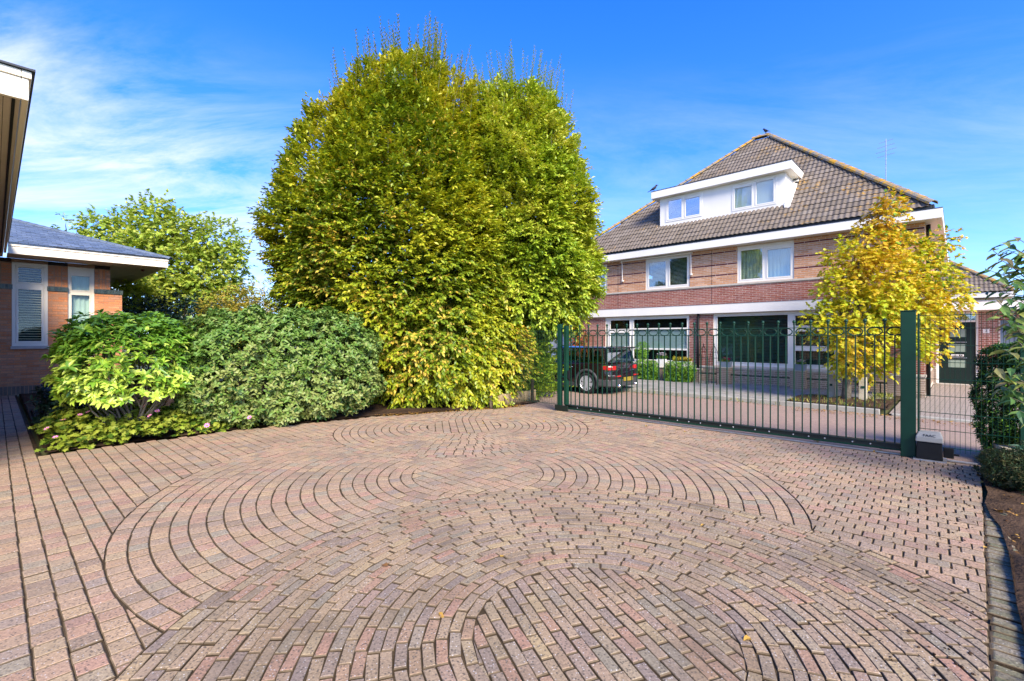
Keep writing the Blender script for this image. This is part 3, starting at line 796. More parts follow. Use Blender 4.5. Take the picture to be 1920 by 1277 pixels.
def wave_tile(Wd=.30, L=.335, n=12, h=.026, lift=.03):
    V = []
    for k in range(n + 1):
        x = Wd * k / n; w = h * (.5 - .5 * math.cos(4 * math.pi * k / n)); V += [(x, 0, w + lift), (x, L, w + .004), (x, .004, w + lift - .024)]
    F = []
    for k in range(n):
        a = 3 * k; F += [(a, a + 3, a + 4, a + 1), (a + 2, a + 5, a + 3, a)]
    return V, F
def lay_tiles(root, frame, o, eu, es, u0, u1, s1, lim, skip, mat, Wd=.30, step=.285, one='roof_tile', rest='roof_tile_field', limit=300, geo=None):
    """tiles on a slope: origin o, eave direction eu, up-slope direction es; lim(s) gives the usable u range"""
    eu, es = Vector(eu).normalized(), Vector(es).normalized(); en = eu.cross(es).normalized()
    V0, F0 = geo or wave_tile(Wd); rec = []
    nrow = int(s1 / step) + 1
    for j in range(nrow):
        s = j * step
        a, b = lim(s + step * .3); i0 = math.floor((a - u0) / Wd) - 1
        sh = (j % 2) * Wd / 2 if geo else 0
        for i in range(i0, int((b - u0) / Wd) + 2):
            u = u0 + i * Wd + sh
            if u + Wd <= a + .02 or u >= b - .02: continue
            if s > s1 - .08 or skip(u + Wd / 2, s + step / 2): continue
            p = o + eu * (u + Wd / 2) + es * s; X, Y = frame.w(p.x, p.y)
            full = u >= lim(s + .33)[0] and u >= lim(s)[0] and u + Wd <= min(lim(s)[1], lim(s + .33)[1]) and s + .33 < s1
            rec.append(((1 / (X * X + Y * Y)) if full and shown(X, Y, p.z) else 0, u, s))
    rec.sort(key=lambda r: -r[0]); me = bpy.data.meshes.new(one); me.from_pydata(V0, [], F0); me.materials.append(M[mat])
    Mr = Matrix((eu, es, en)).transposed(); rot = Mr.to_euler(); V, F, TI = [], [], []
    for w, u, s in rec[:]:
        dz = random.gauss(0, .003)
        if w > 0 and limit > 0:
            limit -= 1; link_mesh(one, me, root, o + eu * u + es * s + en * dz, rot)
        else:
            b = len(V)
            for x, y, z in V0:
                ss = min(s + y, s1); a, c = lim(ss); uu = min(max(u + x, a), max(c, a)); V.append(tuple(o + eu * uu + es * ss + en * (z + dz)))
            F += [tuple(q + b for q in f) for f in F0]; TI += [random.random()] * len(F0)
    if F:
        m2 = bpy.data.meshes.new(rest); m2.from_pydata(V, [], F); m2.materials.append(M[mat])
        m2.attributes.new('tint', 'FLOAT', 'FACE').data.foreach_set('value', TI); tag(link_mesh(rest, m2, root), kind='stuff')
def ridge_caps(root, p0, p1, mat='ridge', r=.125, step=.34, name='ridge_tile'):
    p0, p1 = Vector(p0), Vector(p1); d = (p1 - p0).normalized(); n = int((p1 - p0).length / step)
    side = d.cross(Vector((0, 0, 1))).normalized(); up = side.cross(d).normalized(); k = 7; V, F = [], []
    for (t, rr) in ((0, r * 1.08), (.38, r * .92), (0, r * .9)):
        for i in range(k):
            a = math.pi * (i / (k - 1)); V.append((t, rr * math.cos(a) * 1.05, rr * math.sin(a) * .85))
    for i in range(k - 1): F += [(i, i + 1, k + i + 1, k + i), (2 * k + i, 2 * k + i + 1, i + 1, i)]
    me = bpy.data.meshes.new(name); me.from_pydata(V, [], F); me.materials.append(M[mat])
    rot = Matrix((d, side, up)).transposed().to_euler()
    for i in range(n + 1): link_mesh(name, me, root, p0 + d * (i * step) - up * .02, rot)

# ------------------------------------------------------------------ the brick house across the street
def build_brick_house():
    h = empty('brick_house', (*HOUSE.o, 0), HOUSE.rot, 'two storey brick house with grey tiled hipped roof and wide white dormer, across the street', 'house')
    ms = Masonry(h, HOUSE); front = lambda x, z, d: (x, -d, z); side = lambda x, z, d: (d, x, z)
    XL, XR = -12.0, 0.0
    A, B, C = (-11.75, -10.32, 3.64, 4.87), (-8.49, -6.69, 3.64, 4.88), (-4.97, -3.22, 3.64, 4.90)
    D, E = (-10.39, -6.71, .70, 2.55), (-5.80, -2.0, .70, 2.56)
    holes = [A, B, C, D, E]
    w = MB()
    for a, b, c, d in cells(XL, XR, 0, 4.95, holes): w.box(a, b, 0, .28, c, d)
    w.build('wall', M['mortar'], h)
    s = MB(); s.box(-.28, -.002, .281, 10.2, 0, 4.95).box(XL + .002, XL + .28, .281, 10.2, 0, 4.95).box(XL, XR, 10.2, 10.45, 0, 4.95); s.build('wall', M['mortar'], h)
    for (a, b, c, d) in ((XL, XR, 0, 4.9),):
        ms.courses(a, b, .0, .13, holes, 'brick_base', front, standing=True)
        ms.courses(a, b, .13, .60, holes, 'brick_base', front)
        ms.courses(a, b, .665, 2.58, holes, 'brick_red', front); ms.courses(a, b, 2.91, 3.555, holes, 'brick_red', front)
        z = 3.625; dark = (3.965, 4.36, 4.75)
        while z < 4.9:
            isd = any(abs(z + .025 - q) < .031 for q in dark)
            ms.courses(a, b, z, z + .0625, holes, 'brick_dark' if isd else 'brick_tan', front, L=.40 if isd else .207, off=.11 * (int(z * 16) % 2))
            z += .0625
    ms.courses(.0, 5.5, .13, .60, [], 'brick_base', side); ms.courses(.0, 5.5, .665, 2.58, [], 'brick_red', side)
    ms.courses(.0, 8.0, 2.91, 3.555, [], 'brick_red', side); ms.courses(.0, 9.0, 3.625, 4.9, [], 'brick_tan', side)
    ms.emit()
    box_obj('plinth_sill', M['sillstone'], (XL - .03, XR + .03, -.035, .02, .60, .665), h)
    box_obj('storey_band', M['white'], (XL - .1, XR + .12, -.16, .0, 2.585, 2.905), h)
    box_obj('storey_band_top', M['steel'], (XL - .1, XR + .12, -.17, .0, 2.906, 2.915), h, bevel=0)
    box_obj('window_sill', M['sillstone'], (XL - .02, XR + .02, -.04, .02, 3.557, 3.622), h)
    for x in (-9.775, -5.86): box_obj('expansion_joint', M['dark_trim'], (x - .006, x + .006, -.009, .0, 2.92, 4.9), h, bevel=0)
    window(h, *A, [(-11.68, -10.39, 3.70, 4.80, 'roller')])
    window(h, *B, [(-8.42, -7.61, 3.70, 4.76, 'blind'), (-7.53, -6.75, 3.70, 4.82, 'blind')])
    window(h, *C, [(-4.91, -4.13, 3.70, 4.80, 'curtain'), (-4.05, -3.28, 3.70, 4.72, 'curtain')])
    window(h, *D, [(-10.2, -9.21, 2.03, 2.46, 'dark'), (-10.2, -9.21, 1.30, 1.93, 'frost'), (-10.2, -9.21, .78, 1.22, 'dark'), (-9.08, -6.77, 2.05, 2.47, 'dark'), (-9.08, -6.77, 1.24, 2.049, 'frost'), (-9.08, -6.77, .78, 1.239, 'dark')], sub=.03)
    window(h, *E, [(-5.70, -3.375, .80, 2.49, 'blind_dark'), (-3.215, -2.09, 2.06, 2.45, 'blind_dark'), (-3.215, -2.09, 1.40, 1.93, 'blind_dark'), (-3.215, -2.09, .80, 1.30, 'blind_dark')], sub=.03)
    MB().tube([(-6.33, -.07, .05), (-6.33, -.07, 2.58)], .045, 10).build('drainpipe', M['black'], h, smooth=True)
    MB().tube([(.055, .25, .05), (.055, .25, 4.9)], .05, 10).build('drainpipe', M['black'], h, smooth=True)
    # awning over the first-floor window: box under the eaves with two arms
    box_obj('awning_box', M['white'], (-9.55, -6.55, -.16, -.02, 4.87, 4.915), h)
    for x in (-9.52, -6.6):
        MB().tube([(x - .06, -.10, 4.87), (x, -.10, 4.83), (x, -.075, 4.10)], .018, 8).build('awning_arm', M['white'], h)
        box_obj('awning_bracket', M['white'], (x - .03, x + .03, -.09, -.0, 4.05, 4.12), h)
    # eaves
    xl, xr = -12.62, .36
    MB().box(xl, xr, -.44, -.33, 4.925, 5.19).build('fascia', M['white'], h, bevel=.008)
    MB().box(xr - .11, xr, -.329, 10.9, 4.925, 5.19).build('fascia', M['white'], h, bevel=.008)
    MB().box(xl, xl + .11, -.329, 10.9, 4.925, 5.19).build('fascia', M['white'], h, bevel=.008)
    MB().box(xl, xr + .008, -.45, -.32, 5.192, 5.205).box(xr - .12, xr + .008, -.318, 10.9, 5.192, 5.205).build('fascia_trim', M['dark_trim'], h)
    MB().box(xl + .111, xr - .111, -.328, -.005, 4.935, 4.95).box(.005, xr - .111, .0, 10.8, 4.935, 4.95).build('soffit', M['white'], h)
    MB().box(xl + .25, .14, -.32, -.18, 5.207, 5.345).build('gutter', M['dark_trim'], h, bevel=.01)
    MB().box(.145, .20, -.3, 10.6, 5.207, 5.345).build('gutter', M['dark_trim'], h, bevel=.01)
    # roof
    ez, ry, rz = 5.32, 5.12, 10.50; rl, rr = -5.934, -5.294; e0, e1, yb = -12.35, .125, 10.54; ye = -.30
    roof = MB(); roof.add([(e0, ye, ez), (e1, ye, ez), (rr, ry, rz), (rl, ry, rz), (e0, yb, ez), (e1, yb, ez)], [(0, 1, 2, 3), (1, 5, 2), (5, 4, 3, 2), (4, 0, 3)])
    rf = roof.build('roof', M['tile'], h)
    t = (rz - ez) / (ry - ye); sl = math.hypot(ry - ye, rz - ez)
    lim = lambda s: (e0 + (rl - e0) * min(1, s / sl), e1 + (rr - e1) * min(1, s / sl))
    dx0, dx1, dy, dz0, dz1 = -8.2, -3.62, .66, 6.16, 7.40
    s0, s1_ = (dy - ye) / (ry - ye) * sl - .02, (7.66 - ez) / (rz - ez) * sl
    skip = lambda u, s: dx0 - .03 < u < dx1 + .03 and s0 < s < s1_ - .05
    lay_tiles(h, HOUSE, Vector((0, ye - .06, ez - .05)), (1, 0, 0), (0, ry - ye, rz - ez), e0, e1, sl + .03, lim, skip, 'tile')
    t2 = lambda s: (ye + (ry - ye) * min(1, s / sl), yb + (ry - yb) * min(1, s / sl))
    lay_tiles(h, HOUSE, Vector((e1 + .04, 0, ez - .05)), (0, 1, 0), (rr - e1, 0, rz - ez), ye, yb, sl, t2, lambda u, s: False, 'tile', limit=0)
    ridge_caps(h, (e1 + .05, ye - .05, ez + .03), (rr, ry, rz + .06)); ridge_caps(h, (e0 - .05, ye - .05, ez + .03), (rl, ry, rz + .06))
    ridge_caps(h, (rl - .05, ry, rz + .09), (rr - .25, ry, rz + .09))
    # dormer
    yk = (dz1 - ez) / t + ye
    d = MB()
    W1, W2 = (-7.96, -6.47, 6.40, 7.36), (-5.38, -3.88, 6.36, 7.36)
    for a, b, c, e in cells(dx0, dx1, dz0, dz1, [W1, W2]): d.box(a, b, dy, dy + .14, c, e)
    d.prism([(dy + .141, 6.10), (yk, dz1), (dy + .141, dz1)], 'x', dx1 - .14, dx1); d.prism([(dy + .141, 6.10), (yk, dz1), (dy + .141, dz1)], 'x', dx0, dx0 + .14)
    dm = d.build('dormer', M['white'], h)
    MB().box(dx0 - .27, dx1 + .24, dy - .26, dy + 1.95, 7.401, 7.69).build('dormer_fascia', M['white'], dm, bevel=.01)
    MB().box(dx0 - .28, dx1 + .25, dy - .27, dy + 1.95, 7.692, 7.71).build('dormer_roof', M['dark_trim'], dm)
    fl = MB(); fl.prism([(dy - .20, 6.02), (dy - .005, 6.20), (dy - .005, 6.26), (dy - .20, 6.06)], 'x', dx0 - .12, dx1 + .10); fl.build('flashing', M['white'], dm)
    fl = MB(); fl.prism([(dy - .16, 6.07), (yk + .05, dz1 - .06), (yk - .16, dz1 - .02), (dy - .16, 6.22)], 'x', dx1 + .002, dx1 + .17); fl.build('flashing', M['white'], dm)
    MB().box(dx1 + .10, dx1 + .20, dy + .85, dy + 1.0, 6.95, 7.25).build('outdoor_lamp', M['black'], dm, bevel=.01)
    window(h, *W1, [(-7.89, -7.25, 6.46, 7.29, 'sky'), (-7.17, -6.53, 6.46, 7.22, 'sky')], y=dy - .015, glass='pane', sub=.04)
    window(h, *W2, [(-5.32, -4.66, 6.42, 7.22, 'roller'), (-4.58, -3.95, 6.42, 7.29, 'roller')], y=dy - .015, sub=.04)
    # aerial behind the right hip
    a = MB(); a.tube([(-1.0, 1.6, 6.6), (-1.0, 1.6, 8.05)], .012, 6)
    for z, l in ((7.5, .22), (7.65, .26), (7.8, .22), (7.95, .18)): a.tube([(-1.0 - l, 1.6, z), (-1.0 + l, 1.6, z + .05)], .006, 5)
    a.build('aerial', M['steel'], h)
    # side entrance block with the front door
    w = MB(); DR = (.09, 1.17, 0, 2.61); GD = (1.70, 2.6, 0, 2.3)
    for p, q, r_, s_ in cells(.0 + .003, 4.6, 0, 2.63, [DR, GD]): w.box(p, q, 5.6, 5.85, r_, s_)
    w.box(4.4, 4.6, 5.851, 10, 0, 2.63); w.build('wall', M['mortar'], h)
    m2 = Masonry(h, HOUSE); pl = lambda x, z, d_: (x, 5.6 - d_, z)
    m2.courses(.003, 4.6, .05, .60, [DR, GD], 'brick_base', pl); m2.courses(.003, 4.6, .665, 2.62, [DR, GD], 'brick_red', pl); m2.emit(limit=0)
    MB().box(.003, .088, 5.56, 5.599, .60, .665).box(1.172, 1.69, 5.56, 5.599, .60, .665).build('plinth_sill', M['sillstone'], h)
    MB().box(-.12, 4.9, 4.95, 10.2, 2.632, 2.93).build('canopy', M['white'], h, bevel=.01)
    MB().box(-.13, 4.91, 4.94, 10.21, 2.931, 2.95).build('canopy_trim', M['steel'], h)
    f = MB(); f.box(.09, .155, 5.62, 5.72, 0, 2.61).box(1.105, 1.17, 5.62, 5.72, 0, 2.61).box(.155, 1.105, 5.62, 5.72, 2.55, 2.61).box(.155, 1.105, 5.62, 5.72, 2.25, 2.31); f.build('door_frame', M['white'], h, bevel=.005)
    tr = MB().box(.155, 1.105, 5.66, 5.67, 2.31, 2.55).build('fanlight', M['pane'], h); MB().box(.155, 1.105, 5.80, 5.81, 2.2, 2.6).build('room', M['dark_room'], tr)
    dd = MB()
    for p, q, r_, s_ in cells(.157, 1.103, .03, 2.248, [(.41, .866, 1.72, 2.0), (.41, .866, 1.19, 1.47), (.41, .866, .63, .91)]): dd.box(p, q, 5.655, 5.70, r_, s_)
    door = dd.build('front_door', M['door_green'], h)
    for z in (1.72, 1.19, .63):
        MB().box(.41, .866, 5.672, 5.684, z, z + .28).build('door_pane', M['obscured'], door)
    for z in (1.53, .97): MB().box(.39, .886, 5.645, 5.654, z, z + .018).build('door_moulding', M['steel'], door)
    MB().box(.48, .81, 5.642, 5.654, 1.03, 1.10).build('letter_flap', M['white'], door, bevel=.004)
    MB().box(.51, .66, 5.640, 5.6415, 1.055, 1.072).box(.68, .72, 5.640, 5.6415, 1.045, 1.085).box(.735, .775, 5.640, 5.6415, 1.045, 1.085).build('letter_flap_print', M['dark_trim'], door)
    hd = MB(); hd.box(.175, .225, 5.63, 5.654, .95, 1.20); hd.tube([(.20, 5.63, 1.13), (.20, 5.60, 1.13), (.29, 5.60, 1.13)], .012, 8); hd.build('door_handle', M['chrome'], door)
    MB().box(.10, 1.16, 5.50, 5.66, .013, .05).build('door_step', M['sillstone'], h, bevel=.006)
    g = MB(); g.box(1.70, 2.6, 5.66, 5.70, .02, 2.3)
    gd = g.build('side_door', M['grey_door'], h)
    for x in (1.83, 2.02, 2.21, 2.40): MB().box(x, x + .008, 5.652, 5.66, .05, 2.25).build('door_groove', M['dark_trim'], gd)
    nb = MB().box(1.28, 1.44, 5.57, 5.592, 1.86, 2.0).build('number_plate', M['white'], h, bevel=.003)
    text('7', nb, .13, (1.36, 5.566, 1.885), M['black'], 'house_number')
    return h
def text(body, parent, size, loc, mat, name, rz=0.0, align='CENTER', ext=.001, space=1.0):
    c = bpy.data.curves.new(name, 'FONT'); c.body = body; c.size = size; c.align_x = align; c.extrude = ext; c.materials.append(mat); c.resolution_u = 3
    c.space_character = space
    q = bpy.data.objects.new(name, c); COL.objects.link(q); me = bpy.data.meshes.new_from_object(q.evaluated_get(bpy.context.evaluated_depsgraph_get()))
    bpy.data.objects.remove(q); me.name = name
    o = link_mesh(name, me, None, loc, (R(90), 0, rz))
    if parent is not None: o.parent = parent
    return o
build_brick_house()

def hip_house(name, label, x0, x1, y0, y1, ez, rise, wallmat, over=.4):
    c = HOUSE.w((x0 + x1) / 2, (y0 + y1) / 2)
    h = empty(name, (*c, 0), HOUSE.rot, label, 'house'); w, d = (x1 - x0) / 2, (y1 - y0) / 2
    b = MB().box(-w, w, -d, d, 0, ez - .02); b.build('wall', M[wallmat], h)
    W_, D_ = w + over, d + over; rr = max(W_ - D_, .2)
    MB().box(-W_, W_, -D_, D_, ez, ez + .22).build('fascia', M['white'], h, bevel=.01)
    s = MB().add([(-W_, -D_, ez + .25), (W_, -D_, ez + .25), (rr, 0, ez + .25 + rise), (-rr, 0, ez + .25 + rise), (-W_, D_, ez + .25), (W_, D_, ez + .25)], [(0, 1, 2, 3), (1, 5, 2), (5, 4, 3, 2), (4, 0, 3)])
    s.build('roof', M['tile'], h)
    class F2: pass
    fr = Frame(c, HOUSE.ex); sl = math.hypot(D_, rise)
    lim = lambda q: (-W_ + (W_ - rr) * min(1, q / sl), W_ - (W_ - rr) * min(1, q / sl))
    lay_tiles(h, fr, Vector((0, -D_ - .03, ez + .24)), (1, 0, 0), (0, D_, rise), -W_, W_, sl, lim, lambda u, s_: False, 'tile')
    ridge_caps(h, (W_, -D_, ez + .28), (rr, 0, ez + .31 + rise)); ridge_caps(h, (-rr, 0, ez + .32 + rise), (rr, 0, ez + .32 + rise))
    for x in (-w * .5, w * .35):
        f = MB().box(x - .5, x + .5, -d - .03, -d, 1.0, 2.3).build('window', M['white'], h); MB().box(x - .43, x + .43, -d - .04, -d - .031, 1.07, 2.23).build('pane', M['pane'], f)
    return h
hip_house('neighbour_house', 'grey tiled house roof seen behind the front door canopy', -6.4, 2.0, 12.0, 19.0, 3.45, 3.1, 'mortar')
hip_house('neighbour_house', 'farther low tiled roof beyond the grey side door', 3.4, 12.5, 13.5, 18.0, 3.25, 1.1, 'mortar')
def build_garage():
    g = empty('garage', (*HOUSE.w(-14.2, 1.5), 0), HOUSE.rot, 'white garage between hornbeam and brick house, behind the parked car', 'garage')
    w = MB()
    for a, b, c, d in cells(-2.6, 2.1, 0, 2.75, [(-1.4, 1.3, 0, 2.15)]): w.box(a, b, 0, .25, c, d)
    w.box(-2.6, -2.4, .251, 6, 0, 2.75).box(1.9, 2.1, .251, 6, 0, 2.75); w.build('wall', M['white'], g)
    MB().box(-2.75, 2.2, -.2, 6.2, 2.752, 3.0).build('roof', M['white'], g, bevel=.01)
    d = MB().box(-1.398, 1.298, .10, .14, .02, 2.148).build('garage_door', M['white'], g)
    for i in range(7): MB().box(-1.39, 1.29, .085, .099, .05 + i * .30, .32 + i * .30).build('door_panel', M['white'], d, bevel=.006)
build_garage()

# ------------------------------------------------------------------ the low bungalow on the left
def build_bungalow():
    h = empty('bungalow', (0, 0, 0), YARD.rot, 'orange brick bungalow with cream fascia, deep eaves and blue slate roof', 'house')
    Y0 = 20.2; pl = lambda x, z, d: (x, Y0 - d, z); pr = lambda x, z, d: (x, Y0 - .09 - d, z)
    W1, W2 = (.356, 1.112, 1.45, 3.95), (1.56, 2.19, .90, 3.95)
    w = MB(); holes = [W1, W2]
    for a, b, c, d in cells(-3.0, 2.58, 0, 4.06, holes): w.box(a, b, Y0, Y0 + .3, c, d)
    w.box(2.581, 2.885, Y0 + .004, Y0 + .3, 0, 3.14).box(2.28, 2.58, Y0 + .301, Y0 + 7, 0, 4.06).box(2.5805, 2.885, Y0 + .301, Y0 + .6, 0, 3.14)
    w.build('wall', M['mortar_warm'], h)
    ms = Masonry(h, YARD); kw = dict(L=.255, Hh=.064, j=.0135)
    ms.courses(-3.0, 2.885, .0, .26, holes, 'brick_soldier', pl, Hh=.07, standing=True)
    ms.courses(-3.0, 2.885, .26, 3.13, holes, 'brick_orange', pl, **kw)
    for a, b in ((-.25, .356), (1.112, 1.56), (2.19, 2.58)):
        m = (a + b) / 2
        ms.courses(a, m - .09, 3.29, 3.93, [], 'brick_orange', pl, **kw); ms.courses(m + .09, b, 3.29, 3.93, [], 'brick_orange', pl, **kw)
        ms.courses(m - .08, m + .08, 3.29, 3.60, [], 'brick_orange', pl, Hh=.064, j=.0135, standing=True); ms.courses(m - .08, m + .08, 3.61, 3.93, [], 'brick_orange', pl, Hh=.064, j=.0135, standing=True)
        box_obj('lintel_block', M['brick_black'], (a + .005, b - .005, Y0 - .012, Y0 - .0005, 3.945, 4.055), h, bevel=.002)
    for a, b in ((-.25, .375), (1.092, 1.575), (2.17, 2.905)):
        n = round((b - a) / .078); s = (b - a) / n
        for i in range(n):
            x = a + i * s; tl = MB().box(x + .003, x + s - .003, Y0 - .035, Y0 - .0005, 3.143, 3.28); xm = x + s / 2
            k = i % 3
            if k == 0: tl.lathe([(.008, 0), (.024, .004), (.0, .012)], 8, Matrix.Translation((xm, Y0 - .036, 3.235)) @ Matrix.Rotation(R(90), 4, 'X'))
            tl.box(xm - .012, xm + .012, Y0 - .044, Y0 - .0355, 3.165, 3.195 + .02 * k)
            if k == 2: tl.box(xm - .022, xm - .012, Y0 - .042, Y0 - .0355, 3.22, 3.26).box(xm + .012, xm + .022, Y0 - .042, Y0 - .0355, 3.22, 3.26)
            tl.build('ornament_tile', M['green_tile'], h)
    ms.courses(7.8, Y0 - .01, 0, 4.05, [], 'brick_orange', lambda y, z, d: (-.86 + d, y, z), **kw)
    ms.emit()
    window(h, *W1, [(.44, 1.02, 3.32, 3.86, 'blind_cream'), (.44, 1.02, 1.55, 3.20, 'blind_cream')], y=Y0 - .015, mat='cream', fw=.075, sub=.05, glass='pane_dark')
    window(h, *W2, [(1.62, 2.10, 3.19, 3.70, 'curtain'), (1.62, 2.10, 1.0, 3.09, 'curtain')], y=Y0 + .05, mat='cream', fw=.06, sub=.03, glass='pane_dark')
    box_obj('window_sill', M['sillstone'], (.33, 1.14, Y0 - .07, Y0 - .01, 1.36, 1.448), h)
    # eaves and soffits of both wings
    fy, fx, zs, zt = 19.12, 3.93, 4.062, 4.345
    MB().box(.262, fx, fy, fy + .05, zs, zt - .07).box(.262, fx + .02, fy - .025, fy + .05, zt - .069, zt).build('fascia', M['cream'], h, bevel=.006)
    MB().box(fx - .05, fx, fy + .051, 27.5, zs, zt - .07).box(fx - .05, fx + .02, fy + .051, 27.5, zt - .069, zt).build('fascia', M['cream'], h, bevel=.006)
    sf = MB()
    for i in range(10): sf.box(.25, 2.58, fy + .052 + i * .105, fy + .052 + i * .105 + .101, zs + .002, zs + .02)
    sf.build('soffit', M['soffit'], h)
    sf = MB()
    for i in range(12): sf.box(2.585 + i * .108, 2.585 + i * .108 + .104, fy + .052, 27.4, zs + .001, zs + .019)
    sf.build('soffit', M['soffit_green'], h)
    MB().lathe([(.045, 0), (.05, .05), (.035, .06)], 12, Matrix.Translation((3.45, 20.3, zs - .058))).build('ceiling_lamp', M['brick_dark'], h, smooth=True)
    # long wing nearer the camera
    wx, wy = .232, 6.637
    MB().box(wx - .05, wx, wy, fy, zs, zt - .07).box(wx - .05, wx + .02, wy - .02, fy - .03, zt - .069, zt).build('fascia', M['cream'], h, bevel=.006)
    MB().box(-7, wx - .052, wy, wy + .05, zs, zt - .07).box(-7, wx - .052, wy - .02, wy + .05, zt - .069, zt).build('fascia', M['cream'], h, bevel=.006)
    sf = MB()
    for i in range(9): sf.box(wx - .054 - (i + 1) * .115, wx - .054 - i * .115 - .004, wy + .052, 20.1, zs + .002, zs + .02)
    sf.box(-7, wx - .054 - 9 * .115 - .004, wy + .052, wy + 1.2, zs + .002, zs + .02); sf.build('soffit', M['soffit'], h)
    MB().box(wx - .115, wx - .09, wy + .05, fy, zs - .006, zs + .0015).build('soffit_vent', M['black'], h)
    w = MB().box(-7, -.86, wy + 1.1, wy + 1.35, 0, zs).box(-1.1, -.86, wy + 1.351, Y0 - .002, 0, zs); w.build('wall', M['mortar_warm'], h)
    # roofs
    t = .345; r = 3.65; zr = zt + .025
    rf = MB(); E0, E1, fyy = wx + .03, fx + .05, fy - .04
    rf.add([(E0, fyy, zr), (E1, fyy, zr), (E1 - r, fyy + r, zr + t * r), (E0 - r, fyy + r, zr + t * r)], [(0, 1, 2, 3)])
    rf.add([(E1, fyy, zr), (E1, 27.6, zr), (E1 - r, 27.6 - r, zr + t * r), (E1 - r, fyy + r, zr + t * r)], [(0, 1, 2, 3)])
    rf.add([(E0, fyy, zr), (E0, wy - .03, zr), (E0 - r, wy + r, zr + t * r), (E0 - r, fyy + r, zr + t * r)], [(3, 2, 1, 0)])
    rf.add([(E0, wy - .03, zr), (-7.1, wy - .03, zr), (-7.1, wy + r, zr + t * r), (E0 - r, wy + r, zr + t * r)], [(3, 2, 1, 0)])
    rf.build('roof', M['slate_under'], h)
    MB().box(E0, E1 + .015, fyy - .02, fyy + .03, zr - .022, zr - .004).box(-7.1, wx + .045, wy - .05, wy + .02, zr - .022, zr - .004).box(wx + .0, wx + .045, wy + .021, fyy - .02, zr - .022, zr - .004).build('roof_edge', M['dark_trim'], h)
    slate = ([(0.004, 0, .014), (.196, 0, .014), (.196, .30, .003), (.004, .30, .003), (.004, 0, .004), (.196, 0, .004)], [(0, 1, 2, 3), (4, 5, 1, 0)])
    sl = r * math.hypot(1, t); k = r / sl
    lay_tiles(h, YARD, Vector((0, fyy - .015, zr + .002)), (1, 0, 0), (0, 1, t), E0, E1, sl, lambda s: (E0 - s * k, E1 - s * k), lambda u, s: False, 'slate', Wd=.20, step=.20, one='slate', rest='slate_field', geo=slate)
    lay_tiles(h, YARD, Vector((E0 + .01, 0, zr + .002)), (0, 1, 0), (-1, 0, t), wy, fyy, sl, lambda s: (wy + s * k, fyy + s * k), lambda u, s: False, 'slate', Wd=.20, step=.20, one='slate', rest='slate_field', geo=slate, limit=0)
    ridge_caps(h, (E1 + .02, fyy - .02, zr + .0), (E1 - r, fyy + r, zr + t * r + .02), 'slate', .085, .26, 'hip_slate')
    return h
build_bungalow()
